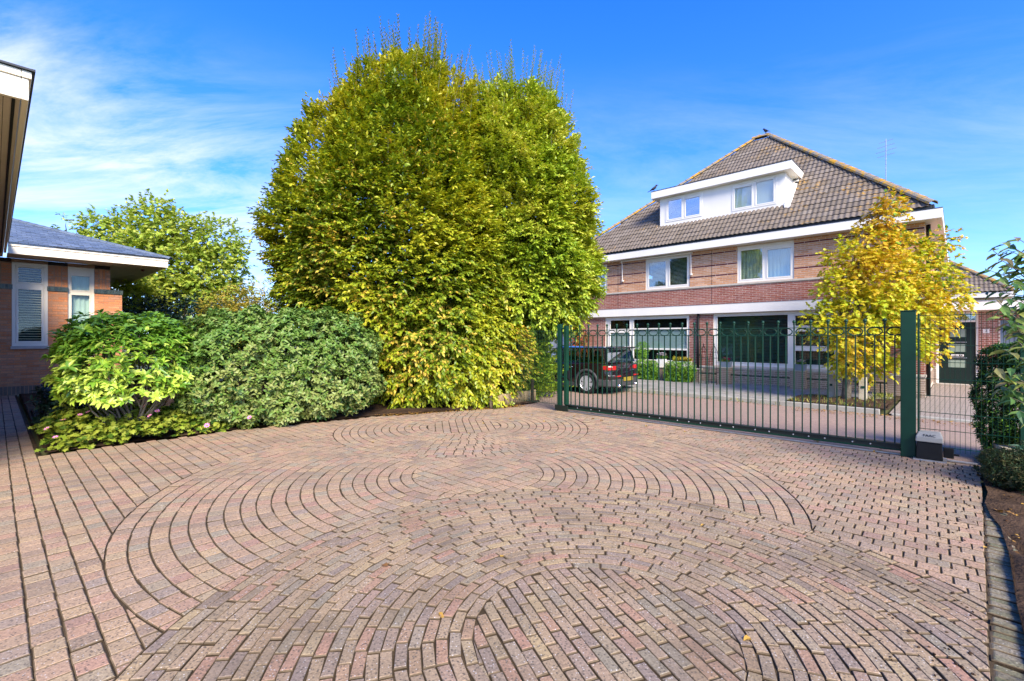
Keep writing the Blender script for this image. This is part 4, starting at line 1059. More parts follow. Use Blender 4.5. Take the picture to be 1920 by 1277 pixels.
# ------------------------------------------------------------------ sliding gate, posts, motor, mesh fence
def build_gate():
    g = empty('sliding_gate', (*GATE.w(0, .10), 0), GATE.rot, 'long dark green bar gate with ball finials and a row of ovals', 'gate')
    GM = M['green_metal']; n = 25; st = (6.154 - .243) / n; x0 = .243
    tall = MB().box(-.0095, .0095, -.0095, .0095, .15, 1.93).mesh('bar', GM)
    low = MB().box(-.0085, .0085, -.0085, .0085, .15, 1.742).mesh('bar', GM)
    fin = MB().lathe([(.008, 0), (.019, .004), (.019, .014), (.010, .02), (.020, .028), (.027, .045), (.025, .06), (.014, .074), (.003, .08)], 12).mesh('finial', GM, True)
    ov = MB(); pts = [(.092 * math.cos(t), 0, .058 * math.sin(t)) for t in np.linspace(0, 2 * math.pi, 25)]; ov.tube(pts, .009, 6, False); ovm = ov.mesh('oval_ring', GM, True)
    for i in range(n + 1):
        x = x0 + i * st; link_mesh('bar', tall, g, (x, 0, 0)); link_mesh('finial', fin, g, (x, 0, 1.925))
        if i < n: link_mesh('bar', low, g, (x + st / 2, 0, 0)); link_mesh('oval_ring', ovm, g, (x + st / 2, 0, 1.807))
    for z in (1.742, 1.866): MB().box(.20, 6.22, -.016, .016, z, z + .010).build('rail', GM, g)
    MB().box(.10, 6.45, -.045, .045, .045, .125).build('bottom_beam', M['beam_metal'], g, bevel=.006)
    MB().box(.10, 6.45, -.06, .05, .126, .15).build('bottom_beam_cap', M['beam_metal'], g, bevel=.004)
    MB().box(.10, 6.45, -.052, -.046, .05, .075).build('bottom_beam_lip', GM, g)
    bolt = MB().lathe([(.012, 0), (.012, .006), (.006, .010)], 8).mesh('bolt', M['steel'])
    x = .45
    while x < 6.3: link_mesh('bolt', bolt, g, (x, -.046, .10), (R(90), 0, 0)); x += .36 if int(x * 3) % 2 else .22
    MB().box(.0, 6.9, -.08, -.04, -.004, .012).build('ground_rail', M['steel'], g)
    p = empty('gate_post', (*GATE.w(6.19, -.0), 0), GATE.rot, 'thick square dark green gate post beside the grey motor box', 'gate post')
    MB().box(-.085, .085, -.085, .085, 0, 2.09).build('shaft', GM, p, bevel=.008)
    MB().box(-.092, .092, -.092, .092, 2.091, 2.105).build('cap', GM, p, bevel=.004)
    MB().box(.10, .125, -.06, .06, .1, 2.05).build('guide', GM, p)
    p = empty('gate_post', (*GATE.w(0, .02), 0), GATE.rot, 'slim double gate post under the overhanging hornbeam', 'gate post')
    MB().box(-.06, .03, -.05, .05, 0, 2.02).build('shaft', GM, p, bevel=.005); MB().box(.13, .21, -.05, .05, .16, 1.98).build('shaft', GM, p, bevel=.005)
    for z in (.78, 1.5, 1.9): MB().box(.031, .129, -.03, .03, z, z + .03).build('brace', GM, p)
    MB().box(.212, .25, -.03, .03, .75, .95).build('catch', M['black'], p); MB().box(-.10, .26, -.09, -.051, .02, .14).build('foot', M['beam_metal'], p, bevel=.005)
    m = empty('gate_motor', (*GATE.w(6.42, -.02), 0), GATE.rot, 'black gate motor box with pale grey cap beside thick gate post', 'gate motor')
    b = MB(); b.add([(-.16, -.16, .02), (.15, -.16, .02), (.15, .14, .02), (-.16, .14, .02), (-.15, -.14, .275), (.14, -.14, .275), (.14, .12, .275), (-.15, .12, .275)], [(0, 3, 2, 1), (4, 5, 6, 7), (0, 1, 5, 4), (1, 2, 6, 5), (2, 3, 7, 6), (3, 0, 4, 7)])
    b.build('housing', M['black'], m, bevel=.012)
    MB().box(-.19, .19, -.18, .17, -.004, .018).build('base_plate', M['steel'], m)
    c = MB(); c.add([(-.165, -.158, .278), (.152, -.158, .278), (.152, .13, .278), (-.165, .13, .278), (-.16, -.15, .35), (.147, -.15, .35), (.147, .12, .35), (-.16, .12, .35), (-.13, -.10, .42), (.12, -.10, .42), (.12, .10, .42), (-.13, .10, .42)],
          [(0, 3, 2, 1), (8, 9, 10, 11)] + [(a + i, a + (i + 1) % 4, a + 4 + (i + 1) % 4, a + 4 + i) for a in (0, 4) for i in range(4)])
    c.build('cap', M['motor_top'], m, bevel=.012)
    t = text('FAAC', m, .058, (-.005, -.1475, .362), M['black'], 'lettering'); t.rotation_euler = (R(55), 0, 0)
    m.scale = (.92, .92, .92)
    MB().box(.153, .27, -.02, .06, .05, .2).box(.271, .33, .0, .03, .09, .12).build('gear_cover', M['black'], m, bevel=.008)
    # welded mesh panels
    def mesh_fence(x0, x1, y, z0, z1, label, posts, zs):
        f = empty('mesh_fence', (*GATE.w(x0, y), 0), GATE.rot, label, 'fence'); w = x1 - x0
        v = MB().tube([(0, 0, z0), (0, 0, z1 + .03)], .0028, 5).mesh('vertical_wire', GM); x = .02
        while x < w - .005: link_mesh('vertical_wire', v, f, (x, 0, 0)); x += .052
        for z in zs:
            for dy in (-.0065, .0065): MB().tube([(0, dy, z), (w, dy, z)], .0038, 5).build('horizontal_wire', GM, f)
        for px, r in posts: MB().box(px - r, px + r, .02, .02 + 2 * r, 0, z1 + .06).build('post', GM, f, bevel=.004)
        return f
    zs = [.156 + .241 * i for i in range(9)]
    zs[-1] = 2.03
    mesh_fence(6.30, 7.30, .15, .10, 2.04, 'dark green wire mesh fence panel between gate post and yew', [(1.06, .055)], zs)
    mesh_fence(-1.75, -.07, .03, .10, 1.86, 'wire mesh fence panel half hidden by ivy and hornbeam', [], [.14 + .245 * i for i in range(8)])
build_gate()
p_ = tag(MB().box(-.03, .03, -.03, .03, 0, .62).build('fence_post', M['bark_dark'], None, bevel=.004, loc=(*YARD.w(9.42, 7.72), 0), rot=(0, 0, YARD.rot)), 'short dark post at the end of the log edging', 'post')

# ------------------------------------------------------------------ front garden of the brick house
def hpos(x, y, z=0.0): a = HOUSE.w(x, y); return (a[0], a[1], z)
def flower_tuft(root, z, w, d, h, kind, n, seed):
    r = np.random.default_rng(seed)
    P = np.column_stack([r.uniform(-w, w, n), r.uniform(-d, d, n), np.full(n, z)]); D = np.column_stack([r.normal(0, .5, (n, 2)), np.abs(r.normal(1, .3, n))])
    link_mesh('foliage', leaf_mesh('foliage', P, D, r.normal(0, 1, (n, 3)), r.uniform(.5, 1, n) * h, h * .35, r.uniform(0, 1, n), M['leaf_yellow'] if kind == 'yellow' else M['leaf_viburnum']), root)
    if kind in M and kind.startswith('petal'):
        k = n // 2; P = np.column_stack([r.uniform(-w, w, k), r.uniform(-d, d, k), z + r.uniform(.5, 1.0, k) * h])
        for j in range(6):
            a = j * math.pi / 3; Dd = np.tile([math.cos(a), math.sin(a), .4], (k, 1)); 
            link_mesh('petals', leaf_mesh('petals', P, Dd, np.tile([0, 0, 1.], (k, 1)) + r.normal(0, .2, (k, 3)), h * .28, h * .2, .5, M[kind]), root)
def build_front_garden():
    names = [('grey brick garden pillar carrying a planter of magenta flowers', 'petal_magenta'), ('grey brick garden pillar carrying a planter of white cyclamen', 'petal_white'), ('grey brick garden pillar behind the gate, right of the yellow tree', None)]
    lab = ['blue grey planter of magenta flowers on a brick pillar', 'blue grey planter of white flowers on a brick pillar', 'bare blue grey planter on the pillar behind the thick gate post']
    for i, x in enumerate((-5.19, -2.95, -.565)):
        p = empty('garden_pillar', hpos(x, -.62, .1), HOUSE.rot, names[i][0], 'pillar', 'brick pillars of the front garden')
        MB().box(-.19, .19, -.17, .17, 0, .54).build('core', M['mortar'], p)
        b = MB(); z = .004; k = 0
        while z < .52:
            o = .1 if k % 2 else 0
            for a, q in ((-.20, -.01 + o - .1 if o else -.005), (-.0 if o else .005, .20)):
                b.box(a, q, -.182, -.171, z, z + .05)
            for sx in (-1, 1): b.box(sx * .191 if sx > 0 else -.202, .202 if sx > 0 else -.191, -.17, .17, z, z + .05)
            z += .0625; k += 1
        tag(b.build('brick_courses', M['brick_base'], p), kind='stuff')
        MB().box(-.215, .215, -.20, .20, .541, .575).build('coping', M['concrete'], p, bevel=.006)
        q = empty('planter', hpos(x + .06, -.62, .676), HOUSE.rot, lab[i], 'planter', 'planters on the garden pillars')
        t = MB(); t.add([(-.13, -.12, 0), (.13, -.12, 0), (.13, .12, 0), (-.13, .12, 0), (-.15, -.14, .19), (.15, -.14, .19), (.15, .14, .19), (-.15, .14, .19), (-.125, -.115, .19), (.125, -.115, .19), (.125, .115, .19), (-.125, .115, .19), (-.12, -.11, .165), (.12, -.11, .165), (.12, .11, .165), (-.12, .11, .165)],
              [(0, 3, 2, 1), (12, 13, 14, 15)] + [(a + j, a + (j + 1) % 4, b_ + (j + 1) % 4, b_ + j) for a, b_ in ((0, 4), (4, 8), (8, 12)) for j in range(4)])
        t.build('box', M['planter_grey'], q); MB().box(-.118, .118, -.108, .108, .15, .17).build('potting_soil', M['soil'], q)
        if names[i][1]: flower_tuft(q, .16, .10, .09, .17, names[i][1], 46, 20 + i)
    for a, b, l in ((-6.25, -5.42, 'left of the magenta planter'), (-4.96, -3.17, 'between the two planted pillars'), (-2.72, -1.95, 'between white flowers and concrete post'), (-1.55, -.78, 'right of the yellow tree trunk')):
        c = hpos((a + b) / 2, -.62, .42); r = empty('garden_rail', c, HOUSE.rot, 'green tube garden rail ' + l, 'rail', 'tube rails of the front garden'); w = (b - a) / 2
        MB().tube([(-w, 0, 0), (w, 0, 0)], .02, 8).build('tube', M['green_metal'], r, smooth=True)
        for s in (-1, 1): MB().lathe([(.032, -.006), (.032, .006)], 10, Matrix.Translation((s * w, 0, 0)) @ Matrix.Rotation(R(90), 4, 'Y')).build('flange', M['green_metal'], r)
        if l.startswith('left') or l.startswith('right'): MB().tube([(w * .6, .03, -.32), (w * .6, .03, 0)], .015, 8).build('leg', M['green_metal'], r)
    for (x, y, l) in ((-1.80, -2.39, 'weathered concrete post left of the yellow tree trunk'), (-1.10, -2.55, 'weathered concrete post right of the yellow tree trunk')):
        p = empty('concrete_post', hpos(x, y, .08), HOUSE.rot + .06, l, 'post', 'concrete posts by the street tree')
        s = MB(); s.add([(-.09, -.09, 0), (.09, -.09, 0), (.09, .09, 0), (-.09, .09, 0), (-.085, -.085, .60), (.085, -.085, .60), (.085, .085, .62), (-.085, .085, .63)], [(0, 3, 2, 1), (4, 5, 6, 7), (0, 1, 5, 4), (1, 2, 6, 5), (2, 3, 7, 6), (3, 0, 4, 7)])
        s.build('shaft', M['concrete'], p, bevel=.015)
        MB().box(-.03, .03, -.10, -.091, .33, .39).build('rail_socket', M['green_metal'], p)
    # low wall with white planters
    wl = empty('garden_wall', hpos(-7.5, -.55, .1), HOUSE.rot, 'low grey brick garden wall carrying white planters, behind the box hedges', 'wall')
    MB().box(-1.5, 1.45, -.09, .09, 0, .44).build('core', M['mortar'], wl)
    b = MB(); z = .006; k = 0
    while z < .4:
        x = -1.5 + (.11 if k % 2 else 0)
        while x < 1.44: b.box(x, min(x + .205, 1.45), -.102, -.091, z, z + .05); x += .2175
        z += .0625; k += 1
    tag(b.build('brick_courses', M['brick_base'], wl), kind='stuff'); MB().box(-1.53, 1.48, -.13, .13, .442, .48).build('coping', M['sillstone'], wl, bevel=.006)
    for (x, w, z, h, l, kind, s) in ((-7.55, .17, .582, .30, 'tall white planter of white flowers between box hedges', 'petal_white', 31), (-6.76, .36, .582, .24, 'long white trough of yellow green plants under the window', 'yellow', 32), (-8.48, .33, .582, .22, 'long white trough carrying the topiary ball', None, 33)):
        q = empty('white_planter', hpos(x, -.55, z), HOUSE.rot, l, 'planter', 'white planters on the garden wall')
        t = MB(); t.box(-w, w, -.10, -.085, 0, h).box(-w, w, .085, .10, 0, h).box(-w, -w + .015, -.084, .084, 0, h).box(w - .015, w, -.084, .084, 0, h).box(-w + .016, w - .016, -.084, .084, 0, h - .03); t.build('box', M['white'], q)
        if kind: flower_tuft(q, h - .02, w * .9, .08, .24, kind, 120, s)
    for i, x in enumerate((-5.72, -5.36)):
        o = empty('garden_obelisk', hpos(x, -1.12, .1), HOUSE.rot, ('left' if i == 0 else 'right') + ' one of two thin black iron plant obelisks by the drainpipe', 'plant support', 'iron plant obelisks'); t = MB()
        for sx, sy in ((-1, -1), (1, -1), (1, 1), (-1, 1)): t.tube([(sx * .13, sy * .13, 0), (sx * .11, sy * .11, .9), (sx * .07, sy * .07, 1.15), (0, 0, 1.34)], .008, 5)
        t.build('uprights', M['black'], o)
        for z, a in ((.4, .122), (.9, .11), (1.1, .08)):
            MB().tube([(-a, -a, z), (a, -a, z), (a, a, z), (-a, a, z), (-a, -a, z)], .006, 5).build('hoop', M['black'], o)
        MB().lathe([(.004, 1.33), (.022, 1.36), (.004, 1.40)], 8).build('finial', M['black'], o)
build_front_garden()

# ------------------------------------------------------------------ parked car
def build_car():
    c = empty('parked_car', (*CAR.o, -.012), CAR.rot, 'dark maroon estate car parked at the kerb, seen through the gate', 'car')
    st = [(-.80, .36, .52, .70), (-.77, .26, .86, .80), (-.62, .24, .955, .865), (-.3, .22, .965, .895), (.3, .21, .955, .90), (1.0, .21, .945, .90), (1.8, .21, .94, .895), (2.2, .21, .94, .89), (2.6, .22, .90, .885), (3.0, .23, .85, .86), (3.3, .26, .78, .79), (3.44, .34, .64, .66)]
    m = MB(); k = 0
    for x, zb, zt, w in st:
        ring = [(0, zb), (w * .88, zb), (w * .98, zb + .10), (w, zb + (zt - zb) * .50), (w * .985, zt - .09), (w * .955, zt - .03), (w * .90, zt), (0, zt + .012)]
        ring = ring + [(-y, z) for y, z in ring[-2:0:-1]]; k = len(ring); m.v += [(x, y, z) for y, z in ring]
    for i in range(len(st) - 1):
        for j in range(k): m.f.append((i * k + j, i * k + (j + 1) % k, (i + 1) * k + (j + 1) % k, (i + 1) * k + j))
    m.f.append(tuple(range(k))); m.f.append(tuple(range((len(st) - 1) * k, len(st) * k)))
    body = m.build('body', M['car_paint'], c, smooth=True)
    for p in body.data.polygons[-2:]: p.use_smooth = False
    # glasshouse
    gl = MB(); lo = [(-.70, .80), (.5, .84), (1.9, .80), (2.12, .55)]; up = [(-.57, .70), (.4, .725), (1.28, .70), (1.44, .46)]
    A = [(x, y, .955) for x, y in lo] + [(x, -y, .955) for x, y in lo[::-1]]; B = [(x, y, 1.375) for x, y in up] + [(x, -y, 1.375) for x, y in up[::-1]]
    n = len(A); gl.add(A + B, [(i, (i + 1) % n, n + (i + 1) % n, n + i) for i in range(n)]); gl.build('glasshouse', M['car_glass'], c)
    rf = MB(); rings = [([(x, y) for x, y in up], 1.37, 1.015), ([(x, y) for x, y in up], 1.405, 1.0), ([(x, y) for x, y in up], 1.44, .80)]
    for u, z, s in rings:
        cx = .42; pts = [(cx + (x - cx) * s, y * s, z) for x, y in u]; rf.v += pts + [(x, -y, z_) for x, y, z_ in pts[::-1]]
    for r_ in range(2):
        for i in range(8): rf.f.append((r_ * 8 + i, r_ * 8 + (i + 1) % 8, (r_ + 1) * 8 + (i + 1) % 8, (r_ + 1) * 8 + i))
    rf.f += [tuple(range(16, 24)), tuple(range(8))[::-1]]; rf.build('roof', M['car_roof'], c, bevel=.02, smooth=False)
    pl = MB()
    def pillar(x0, y0, x1, y1, w0, w1):
        for s in (1, -1):
            q = [(x0 - w0, s * (y0 + .004), .95), (x0 + w0, s * (y0 + .004), .95), (x1 + w1, s * (y1 + .004), 1.38), (x1 - w1, s * (y1 + .004), 1.38)]
            pl.add(q + [(a, b - s * .03, z) for a, b, z in q], [(0, 1, 2, 3), (4, 7, 6, 5), (0, 4, 5, 1), (1, 5, 6, 2), (2, 6, 7, 3), (3, 7, 4, 0)])
    pillar(-.64, .805, -.55, .705, .045, .035); pillar(.16, .825, .18, .720, .035, .03); pillar(.98, .827, .92, .712, .04, .03); pillar(1.96, .80, 1.30, .70, .05, .04)
    pl.build('window_pillars', M['car_roof'], c)
    MB().box(-.82, -.50, -.64, .64, 1.375, 1.425).build('roof_spoiler', M['car_roof'], c, bevel=.02)
    for s in (1, -1): MB().box(-.66, 2.0, s * .845 - .008, s * .845 + .008, .945, .965).build('window_chrome', M['chrome'], c)
    for x in (.45, 1.45):
        for s in (.38, -.38): MB().box(x - .07, x + .07, s - .2, s + .2, .5, 1.10).box(x - .05, x + .04, s - .12, s + .12, 1.11, 1.27).build('seat', M['black'], c, bevel=.04)
    MB().box(-.55, 2.1, -.75, .75, .90, .94).build('cabin_floor', M['black'], c)
    # wheels, arches, cladding
    tyre = MB().lathe([(.20, -.105), (.29, -.105), (.318, -.085), (.324, -.03), (.324, .03), (.318, .085), (.29, .105), (.225, .10), (.22, .06), (.20, .05)], 32, Matrix.Rotation(R(-90), 4, 'X')).mesh('tyre', M['tyre'], True)
    rim = MB().lathe([(.222, .06), (.236, .098), (.222, .102), (.208, .085), (.205, .05)], 32, Matrix.Rotation(R(-90), 4, 'X'))
    for i in range(7):
        a = 2 * math.pi * i / 7; Mx = Matrix.Rotation(a, 4, 'Y')
        q = [(-.022, .094, .03), (.022, .094, .03), (.060, .092, .15), (.048, .096, .222), (-.048, .096, .222), (-.060, .092, .15)]
        v = [Mx @ Vector(p) for p in q] + [Mx @ Vector((p[0], p[1] - .025, p[2])) for p in q]
        rim.add(v, [(0, 1, 2, 5), (2, 3, 4, 5), (6, 11, 8, 7), (8, 11, 10, 9)] + [(j, 6 + j, 6 + (j + 1) % 6, (j + 1) % 6) for j in range(6)])
    rim.lathe([(.05, .06), (.05, .092), (.03, .098)], 14, Matrix.Rotation(R(-90), 4, 'X')); rimm = rim.mesh('rim', M['rim'])
    brake = MB().lathe([(.20, .0), (.20, .045), (.05, .05)], 24, Matrix.Rotation(R(-90), 4, 'X')).mesh('brake_disc', M['black'])
    for x in (0, 2.67):
        for s in (1, -1):
            w = link_mesh('wheel', tyre, c, (x, s * .815, .324), (0, 0, 0 if s > 0 else math.pi)); link_mesh('rim', rimm, w); link_mesh('brake_disc', brake, w)
            ar = MB(); V = []; ns = 18
            for i in range(ns + 1):
                t = math.pi * (-.12 + 1.24 * i / ns)
                for r_, y in ((.355, .885), (.355, .925), (.435, .915), (.435, .885)): V.append((x + r_ * math.cos(t), s * y, .33 + r_ * math.sin(t)))
            ar.add(V, [(4 * i + j, 4 * i + (j + 1) % 4, 4 * i + 4 + (j + 1) % 4, 4 * i + 4 + j) for i in range(ns) for j in range(4)]); ar.build('wheel_arch', M['car_plastic'], c, smooth=True)
            MB().lathe([(.36, 0), (.36, .012)], 28, Matrix.Translation((x, s * .886, .33)) @ Matrix.Rotation(R(-90 * s), 4, 'X')).build('wheel_well', M['black'], c)
    for s in (1, -1): MB().box(.40, 2.27, s * .88 - .03, s * .88 + .03, .19, .33).build('sill_cladding', M['car_plastic'], c, bevel=.02)
    bp = MB(); bp.prism([(-.40, .90), (-.72, .84), (-.86, .68), (-.90, .40), (-.90, -.40), (-.86, -.68), (-.72, -.84), (-.40, -.90), (-.40, -.6), (-.40, .6)], 'z', .24, .47); bp.build('rear_bumper', M['car_plastic'], c, bevel=.04)
    bp = MB(); bp.prism([(-.45, .902), (-.74, .84), (-.865, .66), (-.885, .40), (-.885, -.40), (-.865, -.66), (-.74, -.84), (-.45, -.902)], 'z', .472, .60); bp.build('rear_bumper_top', M['car_paint'], c, bevel=.03)
    MB().box(-.935, -.90, -.26, .26, .40, .515).build('number_plate', M['plate'], c, bevel=.004)
    for s in (1, -1):
        tl = MB(); tl.prism([(-.55, s * .872), (-.74, s * .845), (-.83, s * .74), (-.845, s * .50), (-.70, s * .50), (-.55, s * .80)], 'z', .735, .87); tl.build('tail_light', M['red_lens'], c, bevel=.03)
        tl = MB(); tl.prism([(-.53, s * .868), (-.745, s * .840), (-.825, s * .75), (-.835, s * .47), (-.70, s * .48), (-.54, s * .80)], 'z', .70, .734); tl.prism([(-.53, s * .868), (-.745, s * .840), (-.825, s * .75), (-.835, s * .47), (-.70, s * .48), (-.54, s * .80)], 'z', .871, .895); tl.build('tail_light_rim', M['chrome'], c)
        MB().box(-.90, -.86, s * .52 - .14, s * .52 + .14, .535, .575).build('reflector', M['red_lens'], c, bevel=.008)
        MB().tube([(-.80, s * .48, .27), (-.935, s * .48, .27)], .045, 14).build('exhaust_pipe', M['chrome'], c, smooth=True)
    MB().box(-.812, -.79, -.32, .32, .78, .80).build('tailgate_handle', M['chrome'], c, bevel=.004)
    em = MB(); em.lathe([(.028, 0), (.028, .012), (.018, .016)], 14, Matrix.Translation((-.80, 0, .855)) @ Matrix.Rotation(R(-90), 4, 'Y'))
    for s in (1, -1):
        for i in range(3): em.box(-.812, -.800, *sorted((s * .028, s * (.095 - .018 * i))), .862 - .012 * i, .870 - .012 * i)
    em.build('winged_badge', M['chrome'], c)
    text('CLUBMAN', c, .062, (-.836, 0, .640), M['chrome'], 'lettering', R(-90), space=1.5)
    for x in (.62, 1.62): MB().tube([(x - .09, .90, .80), (x - .04, .925, .805), (x + .06, .925, .805), (x + .10, .90, .80)], .012, 8).build('door_handle', M['chrome'], c, smooth=True)
    for x in (-.02, .95, 1.95):
        for s in (1, -1): MB().box(x - .004, x + .004, s * .899 - .004, s * .899 + .004, .42, .86).build('door_seam', M['black'], c)
    MB().tube([(-.30, 0, 1.43), (-.36, 0, 1.50)], [.018, .006], 8).build('aerial', M['black'], c)
    MB().tube([(-.70, 0, 1.0), (-.69, .28, 1.03)], .008, 6).build('wiper', M['black'], c)
    for s in (1, -1): MB().box(1.72, 1.86, *sorted((s * .86, s * 1.02)), .98, 1.10).build('mirror', M['car_roof'], c, bevel=.04); MB().lathe([(.10, 0), (.11, .03), (.06, .06)], 18, Matrix.Translation((3.26, s * .62, .72)) @ Matrix.Rotation(R(75), 4, 'Y')).build('headlight', M['chrome'], c)
    return c
build_car()

# ------------------------------------------------------------------ birds, logs, stones
def bird(loc, rz, label):
    b = empty('jackdaw', loc, rz, label, 'bird', 'birds on the roof')
    m = MB(); m.tube([(-.13, 0, .085), (-.09, 0, .105), (-.02, 0, .14), (.05, 0, .19), (.075, 0, .235), (.10, 0, .265), (.13, 0, .27), (.145, 0, .268)], [.012, .035, .058, .055, .035, .038, .030, .012], 10); m.build('body', M['bird'], b, smooth=True)
    MB().tube([(.14, 0, .268), (.185, 0, .26)], [.011, .002], 6).build('beak', M['bird'], b)
    t = MB(); t.add([(-.09, -.025, .10), (-.09, .025, .10), (-.25, .03, .03), (-.25, -.03, .03), (-.09, -.02, .085), (-.09, .02, .085), (-.25, .025, .022), (-.25, -.025, .022)], [(0, 1, 2, 3), (7, 6, 5, 4), (0, 4, 5, 1), (1, 5, 6, 2), (2, 6, 7, 3), (3, 7, 4, 0)]); t.build('tail', M['bird'], b)
    for s in (1, -1):
        MB().tube([(.0, s * .025, .09), (.01, s * .025, .0), (.045, s * .03, .003)], [.012, .005, .004], 6).build('leg', M['bird'], b)
        w = MB(); w.add([(.04, s * .056, .19), (-.05, s * .064, .17), (-.17, s * .03, .07), (-.06, s * .062, .10), (.03, s * .06, .14)], [(0, 1, 2, 3, 4)]); w.build('wing', M['bird'], b)
bird(hpos(-8.40, .52, 7.71), HOUSE.rot + R(20), 'black bird perched on the left corner of the dormer roof')
bird(hpos(-5.45, 5.12, 10.66), HOUSE.rot + R(150), 'black bird perched on the peak of the tiled roof')
def logs():
    e = empty('log_edging', (*YARD.w(8.0, 7.85), 0), YARD.rot, 'row of short upright logs edging the bed beside the wire fence', 'edging')
    x = 0
    me = MB().lathe([(.046, 0), (.046, .28), (.040, .292)], 10).mesh('log', M['log'], True)
    while x < 1.85:
        link_mesh('log', me, e, (x, .16 * x * .5 + random.gauss(0, .006), random.gauss(.0, .012)), (0, 0, random.random() * 6)); x += .092
    for i, (a, b, z, w) in enumerate(((6.98, .36, 0, .42), (7.12, .62, 0, .40), (7.10, .45, .125, .38))):
        s = MB().box(-w / 2, w / 2, -.10, .10, 0, .12).build('stone_block', M['concrete'], None, bevel=.015, loc=(*GATE.w(a + .1, b - .12), z), rot=(0, 0, YARD.rot + .1 * i))
        tag(s, ['pale stone block at the foot of the yew beside paving', 'pale stone block behind the other one under the yew', 'pale stone block laid on top of the two lower blocks'][i], 'stone block', 'stone blocks of the low bed wall')
logs()
# ------------------------------------------------------------------ trees, shrubs, hedges
def revolve_crown(axis, prof, n, seed, ysq=.85, bump=.17, inner=.0):
    """points on and a little inside a lumpy crown; axis(z)->(X,Y); prof rows (z, r). Returns points and outward directions"""
    r = np.random.default_rng(seed); zs = np.array([p[0] for p in prof]); rs = np.array([p[1] for p in prof])
    zz = np.linspace(zs[0], zs[-1], 300); wgt = np.interp(zz, zs, rs) + .15; cdf = np.cumsum(wgt) / wgt.sum()
    z = np.interp(r.uniform(0, 1, n), cdf, zz); rad = np.interp(z, zs, rs); th = r.uniform(0, 2 * math.pi, n)
    slope = np.gradient(np.interp(zz, zs, rs), zz); sz = np.interp(z, zz, slope)
    ax = np.array([axis(q) for q in z])
    D = np.column_stack([np.cos(th), np.sin(th), np.clip(-sz, -1.2, 1.6)]); D = unit(D)
    P = np.column_stack([ax[:, 0] + rad * np.cos(th), ax[:, 1] + rad * np.sin(th) * ysq, z])
    d = lumps(P, seed + 5, 1.3, 3) * bump - r.exponential(.10, n) - inner
    return P + D * d[:, None], D, d
def thin_back(P, D, keep, seed):
    """fewer leaves on the far side"""
    r = np.random.default_rng(seed); v = unit(np.array([0, 0, CAM_H]) - P); f = np.einsum('ij,ij->i', v, D)
    return (f > -.15) | (r.uniform(0, 1, len(P)) < keep)
